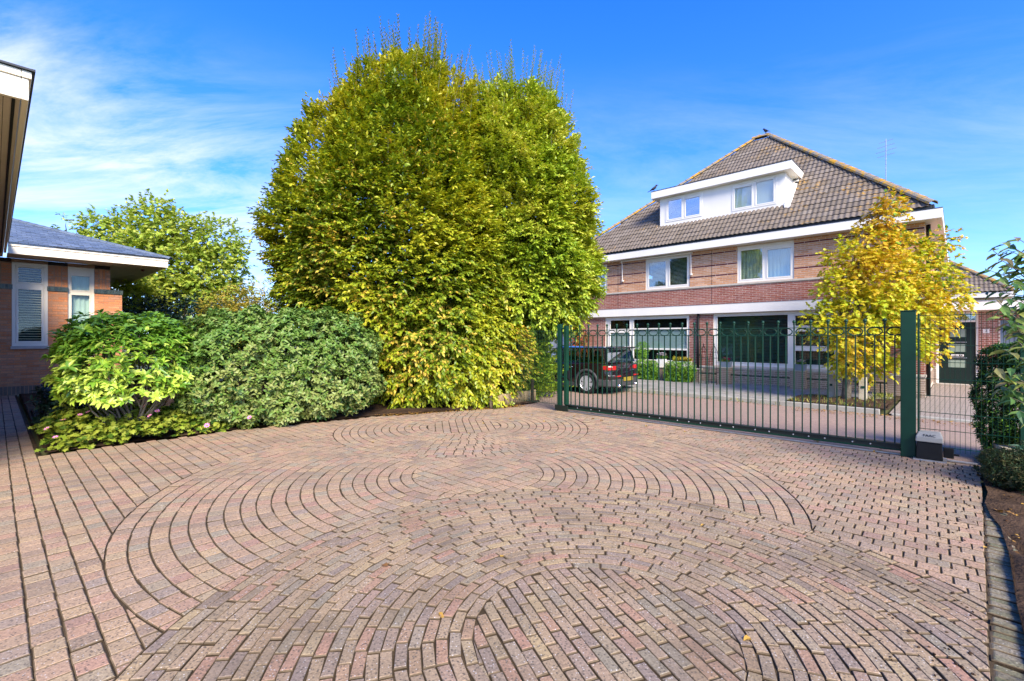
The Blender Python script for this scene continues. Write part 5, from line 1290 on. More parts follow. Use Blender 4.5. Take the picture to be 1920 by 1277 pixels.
def hornbeam(name, label, axis, prof, n, seed, mat, shoots, trunks, ysq, ivy=None):
    t = empty(name, (*axis(prof[0][0]), 0), 0, label, 'tree', 'hornbeams by the gate'); o = np.array([*axis(prof[0][0]), 0])
    P, D, d = revolve_crown(axis, prof, n, seed, ysq); k = thin_back(P, D, .6, seed); P, D = P[k], D[k]
    # gaps: drop sprays where a second noise is low, so that dark holes open
    g = lumps(P, seed + 9, .62, 2); k = g > -.42; P, D = P[k], D[k]
    P2, D2, _ = revolve_crown(axis, prof, int(n * .9), seed + 1, ysq, .16, .58); k = thin_back(P2, D2, .7, seed); P2, D2 = P2[k], D2[k]
    P, D = np.vstack([P, P2]), np.vstack([D, D2])
    up = np.interp(P[:, 2], [.5, 4, 9], [.02, .40, 1.1])[:, None] * np.array([0, 0, 1.])
    tw = D * .85 + up + rng.normal(0, .30, D.shape)
    tint = np.clip(np.interp(P[:, 2], [0, .9, 2.2, 4.5, 8.5], [.62, .38, .40, .58, .74]) + lumps(P, seed + 3, 2.2) * .14 + rng.normal(0, .12, len(P)), 0, 1)
    if ivy: tint = np.where(P[:, 2] < 2.05, .02 + .1 * tint, tint)
    a = sprays(P - unit(tw) * .12, tw, 12, .40, .22, .78, .118, .060, .64, tint)
    # long upright shoots at the top
    r = np.random.default_rng(seed + 7); S = []
    for _ in range(shoots):
        z = r.triangular(np.interp(.48, [0, 1], [prof[0][0], prof[-1][0]]), prof[-1][0] - .05, prof[-1][0]); th = r.uniform(math.pi * .75, math.pi * 2.25)
        rad = np.interp(z, [p[0] for p in prof], [p[1] for p in prof]) * r.uniform(.55, 1.02); ax = axis(z)
        b = np.array([ax[0] + rad * math.cos(th), ax[1] + rad * math.sin(th) * ysq, z - .1]); l = r.uniform(.55, 1.25) * (1.15 if z > prof[-1][0] - 1.2 else .8)
        tip = b + np.array([math.cos(th) * .16 * l + r.normal(0, .05), math.sin(th) * .1, l]); S.append((b, tip))
    SP, SD, SN, SL, SW, ST = [], [], [], [], [], []
    for b, tip in S:
        L_ = np.linalg.norm(tip - b); m = int(L_ / .032)
        for i in range(m):
            q = b + (tip - b) * (i + .5) / m; an = i * 2.4 + r.normal(0, .3)
            SP.append(q); SD.append((math.cos(an) * .75, math.sin(an) * .75, .75)); SN.append((math.cos(an) * -.6, math.sin(an) * -.6, .8)); f = 1 - .45 * i / m; SL.append(.105 * f); SW.append(.052 * f); ST.append(r.uniform(.25, .75))
    cat = lambda i, extra: np.concatenate([a[i], np.array(extra)])
    me = leaf_mesh('crown', cat(0, SP) - o, cat(1, SD), cat(2, SN), cat(3, SL), cat(4, SW), cat(5, ST), M[mat]); link_mesh('crown', me, t)
    tree_tubes('shoots', [([tuple(b - o), tuple((b + tip) / 2 - o), tuple(tip - o)], [.006, .004, .002]) for b, tip in S], M['bark'], t, 4)
    seg = []
    for q in trunks:
        seg.append(bend(*q))
    seg = [([tuple(np.array(p) - o) for p in pts], rad) for pts, rad in seg]
    # limbs reach out into the crown
    r2 = np.random.default_rng(seed + 2)
    for _ in range(26):
        z = r2.uniform(prof[0][0] + .5, prof[-1][0] - 1.2); ax = axis(z); rad = np.interp(z, [p[0] for p in prof], [p[1] for p in prof]); th = r2.uniform(0, 6.28)
        seg.append(bend(np.array([ax[0], ax[1], max(.3, z - rad * .5)]) - o, np.array([ax[0] + rad * .85 * math.cos(th), ax[1] + rad * .85 * math.sin(th) * ysq, z + .2]) - o, 5, .06, .035, .008))
    tree_tubes('trunk', seg, M['bark_dark'], t, 8)
    return t
S1 = 12.6 / 870
def ax1(z):
    p = float(np.interp(z, [.1, 1.0, 1.8, 2.7, 4.7, 6.5, 8.0, 9.1, 9.6], [822, 822, 792, 748, 724, 737, 760, 784, 796])); return ((p - 960) * S1, 12.6)
hornbeam('hornbeam_tree', 'broad yellow green hornbeam reaching the ground behind the paving, left of its twin', ax1,
         [(.15, 1.8), (.6, 2.25), (1.2, 2.5), (1.9, 2.76), (2.7, 2.92), (3.6, 2.99), (4.6, 2.99), (5.4, 2.84), (6.2, 2.58), (6.9, 2.30), (7.6, 2.05), (8.15, 1.75), (8.6, 1.35), (8.9, .85), (9.0, .4)],
         25000, 101, 'leaf_hornbeam', 300, [((-1.9, 12.4, 0), (-2.6, 12.6, 4.5), 6, .05, .16, .10), ((-2.0, 12.6, 0), (-3.3, 12.9, 5), 6, .05, .13, .06), ((-1.7, 12.5, 0), (-1.8, 12.4, 6), 6, .05, .13, .05), ((-2.6, 12.6, 4.5), (-2.6, 12.6, 8.6), 5, .04, .10, .02)], .78)
S2 = 13.4 / 870
def ax2(z):
    p = float(np.interp(z, [.1, 1.9, 2.4, 4, 6, 7.5, 9], [1003, 1003, 1000, 992, 982, 966, 966])); return ((p - 960) * S2, 13.4)
hornbeam('hornbeam_tree', 'greener hornbeam leaning over the left gate post', ax2,
         [(.15, .16), (1.0, .18), (1.85, .22), (2.15, 1.15), (2.5, 1.62), (3.3, 1.78), (4.8, 1.86), (5.8, 1.80), (6.6, 1.74), (7.3, 1.60), (7.8, 1.48), (8.3, 1.25), (8.65, .9), (8.8, .4)],
         15500, 202, 'leaf_hornbeam_green', 220, [((.66, 13.4, 0), (.6, 13.4, 4.5), 6, .03, .12, .09), ((.6, 13.4, 4.5), (.55, 13.4, 8.0), 5, .04, .09, .02)], .85, True)

def lobed_tree(name, label, base, lobes, per, seed, mat, L, Wd, trunk, barkm='bark', T=T_SMALL, group=None, twig=6, droop=.3, tintf=None, cat='tree'):
    """crown of overlapping irregular lobes (centre, radius), each hung with leafy twigs"""
    t = empty(name, (*base, 0), 0, label, cat, group); o = np.array([*base, 0]); r = np.random.default_rng(seed); PP, DD = [], []
    for c, rad in lobes:
        n = int(per * rad ** 2); d = unit(r.normal(size=(n, 3))); s = rad * np.clip(r.normal(.82, .20, n), .2, 1.15)[:, None]
        p = np.array(c) + d * s * np.array([1, 1, .9]); PP.append(p); DD.append(d)
    P, D = np.vstack(PP), np.vstack(DD); P = P + D * (lumps(P, seed, .7, 2) * .12)[:, None]
    k = lumps(P, seed + 4, .6, 2) > -.8; P, D = P[k], D[k]
    tw = D * .8 + np.array([0, 0, .25]) + r.normal(0, .4, D.shape)
    tint = r.uniform(0, 1, len(P)) if tintf is None else np.clip(tintf(P) + r.normal(0, .12, len(P)), 0, 1)
    a = sprays(P, tw, twig, L * 2.6, droop, .8, L, Wd, .6, tint)
    link_mesh('crown', leaf_mesh('crown', a[0] - o, *a[1:], M[mat], T), t)
    seg = [bend(*q) for q in trunk]; seg = [([tuple(np.array(p) - o) for p in pts], rad) for pts, rad in seg]
    for c, rad in lobes:
        seg.append(bend(np.array([base[0] + (c[0] - base[0]) * .35, base[1] + (c[1] - base[1]) * .35, max(.4, c[2] - rad * 1.4)]) - o, np.array(c) + np.array([0, 0, rad * .6]) - o, 5, .08, .028 * (1 + rad), .006))
    tree_tubes('trunk', seg, M[barkm], t, 8); return t
def at(px, py, Y): return ((px - 960) / 870 * Y, Y, CAM_H + (632 - py) / 870 * Y)
ty = 12.05
LB = [(1652, 395, 34, 0), (1640, 440, 48, .1), (1700, 455, 46, .2), (1600, 475, 48, -.2), (1660, 505, 66, -.3), (1735, 500, 52, .2), (1568, 530, 42, -.1), (1625, 560, 62, -.4), (1700, 570, 66, -.2), (1765, 540, 44, .1), (1548, 590, 38, -.1), (1600, 625, 50, -.5), (1670, 630, 48, -.4), (1755, 590, 36, .0), (1730, 630, 36, .0), (1580, 665, 28, -.3), (1640, 675, 30, -.2), (1765, 440, 22, .1), (1668, 372, 22, 0)]
lobes = []
for x, y, rp, dy in LB:
    q = at(x, y + 14, ty + dy); lobes.append((q, rp * .80 / 870 * ty))
lobed_tree('maple_tree', 'young tree with yellow autumn leaves on the pavement between concrete posts', (8.67, ty), lobes, 1180, 301, 'leaf_maple', .085, .078,
           [((8.67, ty, 0), (8.75, ty, 1.6), 5, .02, .11, .08), ((8.75, ty, 1.3), (9.45, ty + .1, 4.9), 6, .03, .055, .015), ((8.75, ty, 1.2), (8.9, ty - .2, 4.2), 6, .04, .06, .015), ((8.72, ty, .9), (9.9, ty + .1, 3.2), 6, .04, .05, .015)],
           'bark', T_LOBED, None, 6, .35, lambda P: .04 + .14 * (P[:, 0] - 9.0) + .12 * (P[:, 2] - 3.0))
# loose maple-like tree beyond the hedges, left
q = []
for x, y, rp, dy in [(290, 430, 48, 0), (240, 450, 58, .5), (200, 440, 34, 0), (330, 440, 45, 0), (400, 455, 52, .4), (300, 500, 75, -.3), (390, 510, 62, 0), (230, 510, 50, .2), (430, 480, 30, 0), (340, 560, 70, -.4), (270, 560, 60, 0), (410, 560, 48, 0), (295, 395, 26, 0), (170, 425, 20, .3)]:
    q.append((at(x, y, 21 + dy), rp / 870 * 21))
lobed_tree('maple_tree', 'light green spreading tree behind the bungalow corner', (-15.6, 21), q, 300, 311, 'leaf_back', .145, .125,
           [((-15.6, 21, 0), (-15.8, 21, 4.5), 6, .03, .18, .10), ((-15.8, 21, 4), (-16.3, 21.2, 7.2), 5, .04, .08, .02), ((-15.7, 21, 3), (-14, 21, 6), 5, .04, .07, .02)], 'bark_dark', T_LOBED, None, 7, .3)
q = [(at(x, y, 26), rp / 870 * 26) for x, y, rp in ((124, 425, 14), (120, 445, 12))]
lobed_tree('young_tree', 'small tree top peeping over the blue slate roof', (-25.0, 26), q, 60, 321, 'leaf_back', .22, .12, [((-25, 26, 0), (-25, 26, 7.6), 5, .02, .10, .02)], 'bark_dark', T_SMALL, None, 7)
q = [(at(x, y, 16.5), rp / 870 * 16.5) for x, y, rp in ((440, 575, 42), (480, 570, 38), (410, 590, 36), (460, 605, 45), (510, 590, 40), (430, 630, 48), (490, 640, 48))]
lobed_tree('yellow_shrub', 'yellowish loose shrub rising behind the clipped hedge', (-9.4, 16.5), q, 420, 331, 'leaf_yellow', .10, .05, [((-9.4, 16.5, 0), (-9.3, 16.5, 2.5), 5, .05, .06, .02)], 'bark_dark', T_SMALL, None, 7, .3, None, 'shrub')
q = [(at(x, y, 18), rp / 870 * 18) for x, y, rp in ((270, 585, 30), (310, 588, 34), (350, 580, 32), (400, 585, 32), (240, 600, 30), (300, 620, 45), (370, 620, 45), (430, 610, 35), (250, 640, 45), (420, 650, 45))]
lobed_tree('evergreen_shrub', 'dark evergreen bush under the light green tree', (-13.0, 18), q, 330, 341, 'leaf_dark', .12, .06, [((-13, 18, 0), (-13, 18, 1.8), 5, .05, .07, .02)], 'bark_dark', T_SMALL, None, 7, .3, None, 'shrub')

def hedge(name, label, centre, rot, hx, hy, hz0, hz1, n, seed, mat, L, Wd, power=3.2, bump=.07, T=T_BROAD, cat='hedge', group=None, cluster=5, tintf=None, trunk=True, out=.6):
    """leaf clusters over a rounded box; the inside is filled with a second, sparser layer"""
    t = empty(name, (*centre, 0), rot, label, cat, group); r = np.random.default_rng(seed); hz = (hz1 - hz0) / 2; zc = (hz1 + hz0) / 2
    d = r.normal(size=(n, 3)) * np.array([hx, hy, hz]); d = d / np.array([hx, hy, hz])
    s = (np.sum(np.abs(d) ** power, 1)) ** (-1 / power); Q = d * s[:, None]; P = Q * np.array([hx, hy, hz])
    N_ = unit(np.sign(Q) * np.abs(Q) ** (power - 1) / np.array([hx, hy, hz])); P = P + np.array([0, 0, zc])
    dd = lumps(P, seed, .55, 3) * bump - r.exponential(.035, n); u_ = r.uniform(0, 1, n); dd[u_ < .34] -= .15; dd[u_ < .14] -= .16; P = P + N_ * dd[:, None]
    k = P[:, 2] > .02; P, N_ = P[k], N_[k]; m = len(P)
    tw = N_ * out + np.array([0, 0, .55]) + r.normal(0, .35, (m, 3)); tw = unit(tw); i = np.arange(cluster); an = i * 2.4
    b1 = unit(np.cross(tw, r.normal(size=(m, 3)))); b2 = np.cross(tw, b1)
    ld = tw[:, None] * .55 + b1[:, None] * np.cos(an)[None, :, None] + b2[:, None] * np.sin(an)[None, :, None] + r.normal(0, .2, (m, cluster, 3))
    nn = tw[:, None] * 1.0 - .4 * ld + r.normal(0, .2, (m, cluster, 3)); PP = np.repeat(P[:, None], cluster, 1) + tw[:, None] * (i * L * .12)[None, :, None]
    ti = np.repeat((r.uniform(0, 1, m) if tintf is None else np.clip(tintf(P) + r.normal(0, .13, m), 0, 1))[:, None], cluster, 1) * .7 + r.uniform(0, .3, (m, cluster))
    f = lambda a: a.reshape(-1, 3); k = m * cluster
    link_mesh('foliage', leaf_mesh('foliage', f(PP), f(ld), f(nn), L * r.uniform(.65, 1.15, k), Wd * r.uniform(.8, 1.1, k), ti.ravel(), M[mat], T), t)
    if trunk:
        seg = []
        for _ in range(max(6, int(hx * 7))):
            x, y = r.uniform(-hx * .8, hx * .8), r.uniform(-hy * .6, hy * .6); seg.append(bend((x * .9, y * .9, 0), (x + r.normal(0, .12), y, hz1 * .8), 5, .06, .022, .006))
        tree_tubes('stems', seg, M['bark_dark'], t, 6)
    return t
hedge('clipped_hedge', 'big rounded dull green hedge between lime shrub and hornbeam', YARD.w(4.02, 9.78), YARD.rot - R(14), 1.78, .82, .04, 2.2, 9800, 401, 'leaf_viburnum', .092, .052, 3.4, .08, tintf=lambda P: .72 - .20 * P[:, 2] + lumps(P, 3, 1.2) * .1)
hedge('yew_column', 'small clipped yew column behind the mesh fence, light green on top', GATE.w(7.44, .66), GATE.rot, .50, .34, .0, 1.58, 5200, 411, 'leaf_yew', .06, .016, 4, .04, T_SMALL, 'yew', None, 6, lambda P: .15 + .75 * np.clip((P[:, 2] - 1.25) / .35, 0, 1))
for x0, x1, l, s in ((-8.40, -7.50, 'bright green box hedge behind the car, left of the white planter', 421), (-7.16, -6.12, 'bright green box hedge right of the white planter', 422)):
    hedge('box_hedge', l, HOUSE.w((x0 + x1) / 2, -1.0), HOUSE.rot, (x1 - x0) / 2, .26, .08, .80, 2400, s, 'leaf_box', .038, .024, 6, .03, T_SMALL, 'hedge', 'box hedges of the front garden', 5)
hedge('topiary_ball', 'round topiary standing in the long white trough', HOUSE.w(-8.35, -.55), HOUSE.rot, .26, .24, .80, 1.55, 500, 431, 'leaf_box', .05, .02, 2.2, .04, T_SMALL, 'topiary', None, 5, trunk=False)
hedge('orange_shrub', 'orange berried shrub against the house wall behind the car', HOUSE.w(-11.5, -.55), HOUSE.rot, .42, .35, .1, 2.2, 900, 441, 'leaf_orange', .07, .05, 2.6, .12, T_SMALL, 'shrub', None, 5, lambda P: np.where(P[:, 2] > 1.25, .25, .95))
hedge('low_conifer', 'low dark creeping conifer on the soil at the driveway edge', (5.98, 5.42), .8, .62, .36, -.05, .36, 2600, 451, 'leaf_conifer', .045, .012, 2.4, .05, T_SMALL, 'conifer', None, 7, None, False)
hedge('dark_shrub', 'low dark bluish leaved shrub left of the lime green one', YARD.w(.98, 11.75), YARD.rot, .44, .75, .0, .82, 420, 461, 'leaf_dark', .13, .052, 2.4, .10, T_BROAD, 'shrub', None, 6)

def rhododendron():
    t = empty('rhododendron', (*YARD.w(1.60, 10.40), 0), YARD.rot, 'glossy lime green broad leaved shrub above the pink flowers', 'shrub'); r = np.random.default_rng(501)
    hx, hy, z0, z1 = .86, .88, .50, 2.02; Ros = []
    for _ in range(1500):
        d = unit(r.normal(size=3)); 
        if d[2] < -.62: continue
        p = np.array([hx, hy, (z1 - z0) / 2]) * np.sign(d) * np.abs(d) ** .72; nrm = unit(p / np.array([hx, hy, .7]) ** 2)
        p = p * (1 + r.normal(0, .07)) + np.array([0, 0, (z0 + z1) / 2]); Ros.append((p, nrm))
    P, D, N_, L, Wd, Ti = [], [], [], [], [], []
    for p, nrm in Ros:
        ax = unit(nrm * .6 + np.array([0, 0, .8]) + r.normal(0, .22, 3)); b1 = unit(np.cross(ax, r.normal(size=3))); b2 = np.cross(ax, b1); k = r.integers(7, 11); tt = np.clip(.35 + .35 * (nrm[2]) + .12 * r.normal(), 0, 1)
        for i in range(k):
            a = i * 2 * math.pi / k + r.normal(0, .15); el = r.uniform(-.15, .85); P.append(p + ax * r.uniform(0, .03)); dd = b1 * math.cos(a) + b2 * math.sin(a) + ax * el; D.append(dd); N_.append(ax - dd * el * .5)
            L.append(r.uniform(.10, .155)); Wd.append(r.uniform(.050, .066)); Ti.append(tt * .7 + r.uniform(0, .3))
    P, D, N_, L, Wd, Ti = map(np.array, (P, D, N_, L, Wd, Ti)); D = unit(D)
    rot = YARD.rot; W3 = np.column_stack([P[:, 0] * math.cos(rot) - P[:, 1] * math.sin(rot), P[:, 0] * math.sin(rot) + P[:, 1] * math.cos(rot), P[:, 2]]) + np.array([*YARD.w(1.60, 10.40), 0])
    view = unit(np.array([0, 0, CAM_H]) - W3); f = np.linalg.norm(W3 - np.array([0, 0, CAM_H]), axis=1) 
    order = np.argsort(f + rng.uniform(0, .25, len(f))); one = set(order[:300].tolist()); rest = np.array([i for i in range(len(P)) if i not in one])
    link_mesh('foliage', leaf_mesh('foliage', P[rest], D[rest], N_[rest], L[rest], Wd[rest], Ti[rest], M['leaf_rhodo'], T_BROAD), t)['kind'] = 'stuff'
    v = T_BROAD[0]; me = bpy.data.meshes.new('leaf'); me.from_pydata([tuple(q) for q in v * np.array([.14, .060, .14])], [], T_BROAD[1] + T_BROAD[2]); me.materials.append(M['leaf_rhodo'])
    for i in one:
        d = Vector(D[i]); n = Vector(N_[i]); s = d.cross(n).normalized(); u = s.cross(d).normalized(); o = link_mesh('leaf', me, t, P[i], Matrix((d, s, u)).transposed().to_euler()); k = L[i] / .14; o.scale = (k, k, k)
    seg = []
    for i in range(0, len(Ros), 22):
        p, nrm = Ros[i]; b = np.array([r.normal(0, .12), r.normal(0, .12), 0.]); seg.append(bend(b, p - nrm * .02, 5, .10, .022, .005))
    tree_tubes('stems', seg, M['bark'], t, 6)
rhododendron()

def drooping_shrub():
    """large leaved shrub whose branches hang into the driveway from the right"""
    t = empty('viburnum_shrub', (6.25, 5.25, 0), 0, 'shrub with large drooping leaves hanging over the mesh fence', 'shrub'); o = np.array([6.25, 5.25, 0]); r = np.random.default_rng(511)
    tips = [(1862, 470), (1880, 455), (1905, 445), (1850, 505), (1875, 520), (1858, 545), (1890, 560), (1870, 590), (1900, 590), (1910, 520), (1912, 480), (1868, 690), (1885, 705), (1905, 715), (1880, 655), (1905, 670), (1895, 745), (1912, 770), (1915, 700), (1918, 620), (1930, 560), (1935, 500), (1940, 660), (1935, 740), (1950, 600), (1955, 450), (1960, 700), (1872, 485), (1893, 470), (1866, 560), (1882, 610), (1878, 575), (1908, 560), (1890, 500), (1906, 610), (1920, 470), (1897, 530), (1895, 690), (1880, 725), (1908, 640), (1922, 680), (1918, 745)]
    seg, P, D, N_, L, Wd, Ti = [], [], [], [], [], [], []
    stem = np.array([6.25, 5.25, 0.])
    for x, y in tips:
        Y = 4.9 + r.uniform(-.25, .35); tip = np.array(at(x, y, Y)); b = stem + np.array([r.normal(.15, .15), r.normal(0, .2), max(.5, tip[2] - r.uniform(.2, .7))]); pts, rad = bend(b, tip, 6, .05, .010, .003)
        seg.append(([tuple(np.array(p) - o) for p in pts], rad)); pts = np.array(pts); br = unit(pts[-1] - pts[-3])
        for i in range(12):
            u = 1 - i * .055; q = pts[0] + (pts[-1] - pts[0]) * u if u < .8 else pts[-2] + (pts[-1] - pts[-2]) * ((u - .8) / .2)
            s = 1 if i % 2 else -1; side = unit(np.cross(br, [0, 0, 1.])); dd = br * r.uniform(.2, .9) + side * s * r.uniform(.3, .9) + np.array([0, 0, -r.uniform(.25, .8)]); P.append(q); D.append(unit(dd)); N_.append(np.array([0, 0, 1.]) + r.normal(0, .35, 3)); L.append(r.uniform(.11, .18)); Wd.append(r.uniform(.055, .08)); Ti.append(np.clip(.35 + (.35 if y > 640 else 0) + r.normal(0, .2), 0, 1))
    P, D, N_ = np.array(P), np.array(D), np.array(N_); v = T_BROAD[0]
    vs = [tuple(q) for q in v * np.array([.15, .068, .15])]; me = bpy.data.meshes.new('leaf'); me.from_pydata(vs, [], T_BROAD[1] + T_BROAD[2]); me.materials.append(M['leaf_big'])
    order = np.argsort(P[:, 0] / P[:, 1]); one = order[:300]
    for i in one:
        d = Vector(D[i]); n = Vector(N_[i]); s = d.cross(n).normalized(); u = s.cross(d).normalized(); q = link_mesh('leaf', me, t, P[i] - o, Matrix((d, s, u)).transposed().to_euler()); k = L[i] / .15; q.scale = (k, k, k)
    rest = order[300:]
    if len(rest): link_mesh('foliage', leaf_mesh('foliage', P[rest] - o, D[rest], N_[rest], np.array(L)[rest], np.array(Wd)[rest], np.array(Ti)[rest], M['leaf_big'], T_BROAD), t)['kind'] = 'stuff'
    for k in range(4): seg.append(bend((r.normal(0, .06), r.normal(0, .06), 0), (r.normal(.15, .15), r.normal(0, .2), 2.6), 5, .05, .025, .010))
    tree_tubes('stems', seg, M['bark'], t, 6)
drooping_shrub()

ORD = 'first second third fourth fifth sixth seventh eighth ninth tenth eleventh twelfth thirteenth fourteenth fifteenth sixteenth seventeenth eighteenth nineteenth twentieth twenty-first twenty-second twenty-third twenty-fourth twenty-fifth twenty-sixth'.split()
def ground_cover():
    r = np.random.default_rng(521); n = 1150; x = r.uniform(.54, 3.3, n); y = np.array([bed_edge(q) for q in x]) + np.where(x < .95, r.uniform(.06, 1.7, n), r.uniform(.06, 1.0, n)); dep = y - np.array([bed_edge(q) for q in x]); z = .10 + .38 * np.clip(dep, 0, 1) + r.normal(0, .06, n) + lumps(np.column_stack([x, y, y * 0]), 5, .5) * .05
    z *= np.interp(x, [.54, .9, 2.4, 3.3], [.55, 1, 1, .45]); W2 = np.array([YARD.w(a, b) for a, b in zip(x, y)]); P = np.column_stack([W2, np.maximum(z, .04)])
    D = r.normal(0, 1, (n, 3)) * np.array([1, 1, .25]) + np.array([.1, -.5, .05]); a = sprays(P, D, 4, .14, .1, .9, .085, .085, .85, np.clip(.45 + r.normal(0, .25, n), 0, 1))
    tag(link_mesh('ground_cover', leaf_mesh('ground_cover', *a, M['leaf_ground'], T_LOBED)), 'low lobed green leaves filling the front of the flower bed', 'ground cover', kind='stuff')
    pet = MB()
    for i in range(8):
        th = 2 * math.pi * i / 8; c, s = math.cos(th), math.sin(th); t = lambda a, b: (a * c - b * s, a * s + b * c)
        pet.add([(*t(.006, 0), 0), (*t(.020, -.009), .006), (*t(.034, 0), .010), (*t(.020, .009), .006)], [(0, 1, 2, 3)])
    pm = pet.mesh('petals', M['petal_pink'], normals=False); cm = MB().lathe([(.008, 0), (.009, .004), (.004, .008)], 8).mesh('centre', M['stamen'], True); sm = MB().tube([(0, 0, -.22), (.006, 0, -.1), (0, 0, 0)], .0018, 4).mesh('stem', M['leaf_ground'])
    spots = [(88, 804), (118, 788), (150, 778), (165, 773), (184, 756), (193, 767), (146, 751), (157, 745), (258, 737), (290, 746), (294, 736), (241, 754), (272, 761), (281, 780), (295, 771), (352, 750), (362, 748), (352, 755), (311, 753), (434, 766), (468, 783), (388, 798), (104, 820), (268, 726), (324, 735)]
    for i, (a, b) in enumerate(spots):
        u = (a - 960) / 870; best = None
        for Y in np.arange(6.6, 9.5, .02):       # where the sight line meets the top of the leaves
            X = u * Y; lx, ly = YARD.l(X, Y); 
            if lx < .5: continue
            zt = (.30 + .38 * min(1, max(0, ly - bed_edge(lx)))); z = CAM_H - (b - 632) / 870 * Y
            if z <= zt: best = (X, Y, z); break
        if best is None: continue
        f = empty('anemone_flower', best, r.uniform(0, 6), 'pink anemone flower, %s from the left in the front flower bed' % ORD[sorted(spots).index((a, b))], 'flower', 'pink anemones in the flower bed'); f.rotation_euler = (r.normal(.55, .25), r.normal(0, .25), r.normal(0, .3)); k = r.uniform(1.0, 1.45); f.scale = (k, k, k)
        link_mesh('petals', pm, f); link_mesh('centre', cm, f, (0, 0, .003)); link_mesh('stem', sm, f)
ground_cover()

def strap_plant():
    t = empty('strap_leaved_plant', (*GATE.w(7.50, .02), 0), 0, 'small blue green plant with strap leaves by the stone blocks', 'plant'); r = np.random.default_rng(531); me = bpy.data.meshes.new('leaf'); v = T_BROAD[0]
    me.from_pydata([tuple(q) for q in v * np.array([.34, .05, .3])], [], T_BROAD[1] + T_BROAD[2]); me.materials.append(M['leaf_agave'])
    for i in range(26):
        a = r.uniform(0, 6.28); e = r.uniform(.1, .9); d = Vector((math.cos(a), math.sin(a), e)).normalized(); s = d.cross(Vector((0, 0, 1))).normalized(); u = s.cross(d); link_mesh('leaf', me, t, (r.normal(0, .03), r.normal(0, .03), .12 + .12 * e), Matrix((d, s, u)).transposed().to_euler())
    MB().tube([(0, 0, 0), (0, 0, .25)], .02, 7).build('stem', M['bark'], t)
strap_plant()

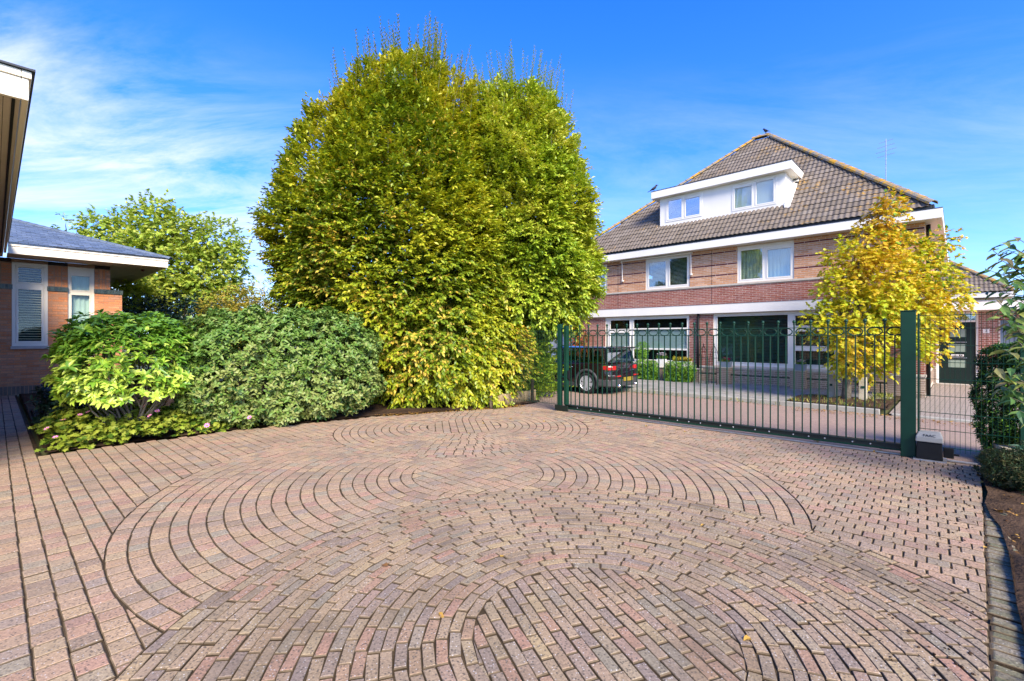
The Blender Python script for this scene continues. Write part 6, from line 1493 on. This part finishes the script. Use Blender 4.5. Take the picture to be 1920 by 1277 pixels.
def grass_and_litter():
    r = np.random.default_rng(541); P = []
    for x0, x1, y0, y1, n in ((-2.45, -.55, KY + .14, KY + .35, 120), (-2.4, -.6, -3.6, -2.3, 150), (-14, -2.5, KY - .06, KY + .0, 150), (-1.0, -.6, -2.2, -.9, 160)):
        for _ in range(n): P.append((*HOUSE.w(r.uniform(x0, x1), r.uniform(y0, y1)), .09 if y1 > KY + .02 else -.01))
    P = np.array(P); n = len(P)
    link = link_mesh('grass', leaf_mesh('grass', P, r.normal(0, .5, (n, 3)) + np.array([0, 0, 1.]), r.normal(0, 1, (n, 3)), r.uniform(.05, .17, n), .010, r.uniform(0, 1, n), M['leaf_grass'])); tag(link, 'dry tufts of grass round the street tree and along the kerb', 'grass', kind='stuff')
    # small litter under the hornbeam and beside the soil bed
    Q = []
    for _ in range(1000):
        x = r.uniform(5.6, 8.9); Q.append((*YARD.w(x, bed_edge(x) + r.normal(.08, .10)), .008))
    for _ in range(90):
        s = r.uniform(2.6, 9.2); k = abs(r.normal(0, .16)); Q.append((s * .7071 + .035 + .7071 * (.15 + k), s * .7071 - .035 - .7071 * (.15 + k), .03))
    for _ in range(300): Q.append((*HOUSE.w(r.uniform(-9, -.4), KY - abs(r.normal(0, .12))), -.008))
    for _ in range(420): Q.append((*HOUSE.w(r.uniform(-2.2, 1.2), KY - .35 + r.normal(0, .25)), -.006))
    Q = np.array(Q); n = len(Q)
    tag(link_mesh('leaf_litter', leaf_mesh('leaf_litter', Q, r.normal(0, 1, (n, 3)) * np.array([1, 1, .15]), np.array([0, 0, 1.]) + r.normal(0, .3, (n, 3)), r.uniform(.025, .06, n), r.uniform(.015, .03, n), r.uniform(0, 1, n), M['leaf_litter'])), 'small dry leaves gathered along the edges of the beds and kerb', 'leaf litter', kind='stuff')
    # crumbs of soil on the paving, thickest by the soil bed
    m = MB()
    for _ in range(260):
        s = r.uniform(3.0, 8.6); k = r.exponential(.38); x, y = s * .7071 - .7071 * k, s * .7071 + .7071 * k; z = r.uniform(.0025, .007) * (1.3 if k < .3 else 1)
        m.lathe([(z * .8, -.003), (z * 1.1, z * .5), (z * .5, z)], 5, Matrix.Translation((x, y, 0)) @ Matrix.Rotation(r.uniform(0, 6), 4, 'Z') @ Matrix.Diagonal((1.3, .8, 1, 1)))
    tag(m.build('soil_crumbs', M['soil']), 'dark crumbs of soil scattered on the paving near the bed', 'soil', kind='stuff')
    meshes = []
    for k in range(3):
        v = T_LOBED[0].copy() if k == 1 else T_BROAD[0].copy(); v[:, 2] += .12 * np.abs(v[:, 1]) * (1 + k) * .8 + .08 * (v[:, 0] - .5) ** 2 * k; me = bpy.data.meshes.new('fallen_leaf'); T = T_LOBED if k == 1 else T_BROAD
        me.from_pydata([tuple(q * np.array([.075, .06 if k != 2 else .03, .10])) for q in v], [], T[1] + T[2]); me.materials.append(M['leaf_fallen']); meshes.append(me)
    spots = [(1533, 830, 1.9), (1653, 843, 1.2), (1640, 846, 1.0), (1668, 842, 1.0), (726, 1063, .9), (823, 1150, .9), (1408, 1198, .7), (938, 1045, .5), (1115, 786, 1.2), (1125, 789, 1.1), (1078, 781, 1), (1210, 800, .9), (1283, 810, .9), (1345, 811, .8), (1830, 893, 1.1), (1842, 889, 1.2), (1846, 905, 1.0), (1845, 1030, .7), (1868, 962, 1.2), (1885, 965, 1.1), (1040, 846, .7), (1180, 1003, .0), (880, 812, .8), (700, 830, .8), (770, 800, 1), (1000, 778, 1), (980, 775, 1), (960, 786, .9), (905, 795, .9), (1022, 790, .9), (1320, 985, .6), (1600, 905, .7)]
    i = 0
    for a, b, k in spots:
        if not k: continue
        Y = 870 * CAM_H / (b - 632); x = (a - 960) / 870 * Y; z = .03 if a > 1850 else .004
        zone = lambda q: 'beside the soil bed at the right edge' if q[0] > 1800 else 'along the foot of the gate' if q[0] > 1050 and q[1] < 860 else 'in front of the hornbeam' if q[1] < 840 else 'out on the open paving'
        kin = sorted(q[:2] for q in spots if q[2] and zone(q) == zone((a, b)))
        lb = 'dry fallen leaf %s, %s from the left' % (zone((a, b)), ORD[kin.index((a, b))])
        tag(link_mesh('fallen_leaf', meshes[i % 3], None, (x, Y, z), (r.normal(0, .15), r.normal(0, .15), r.uniform(0, 6.28))), lb, 'leaf', 'fallen leaves on the driveway').scale = (k, k, k); i += 1
grass_and_litter()
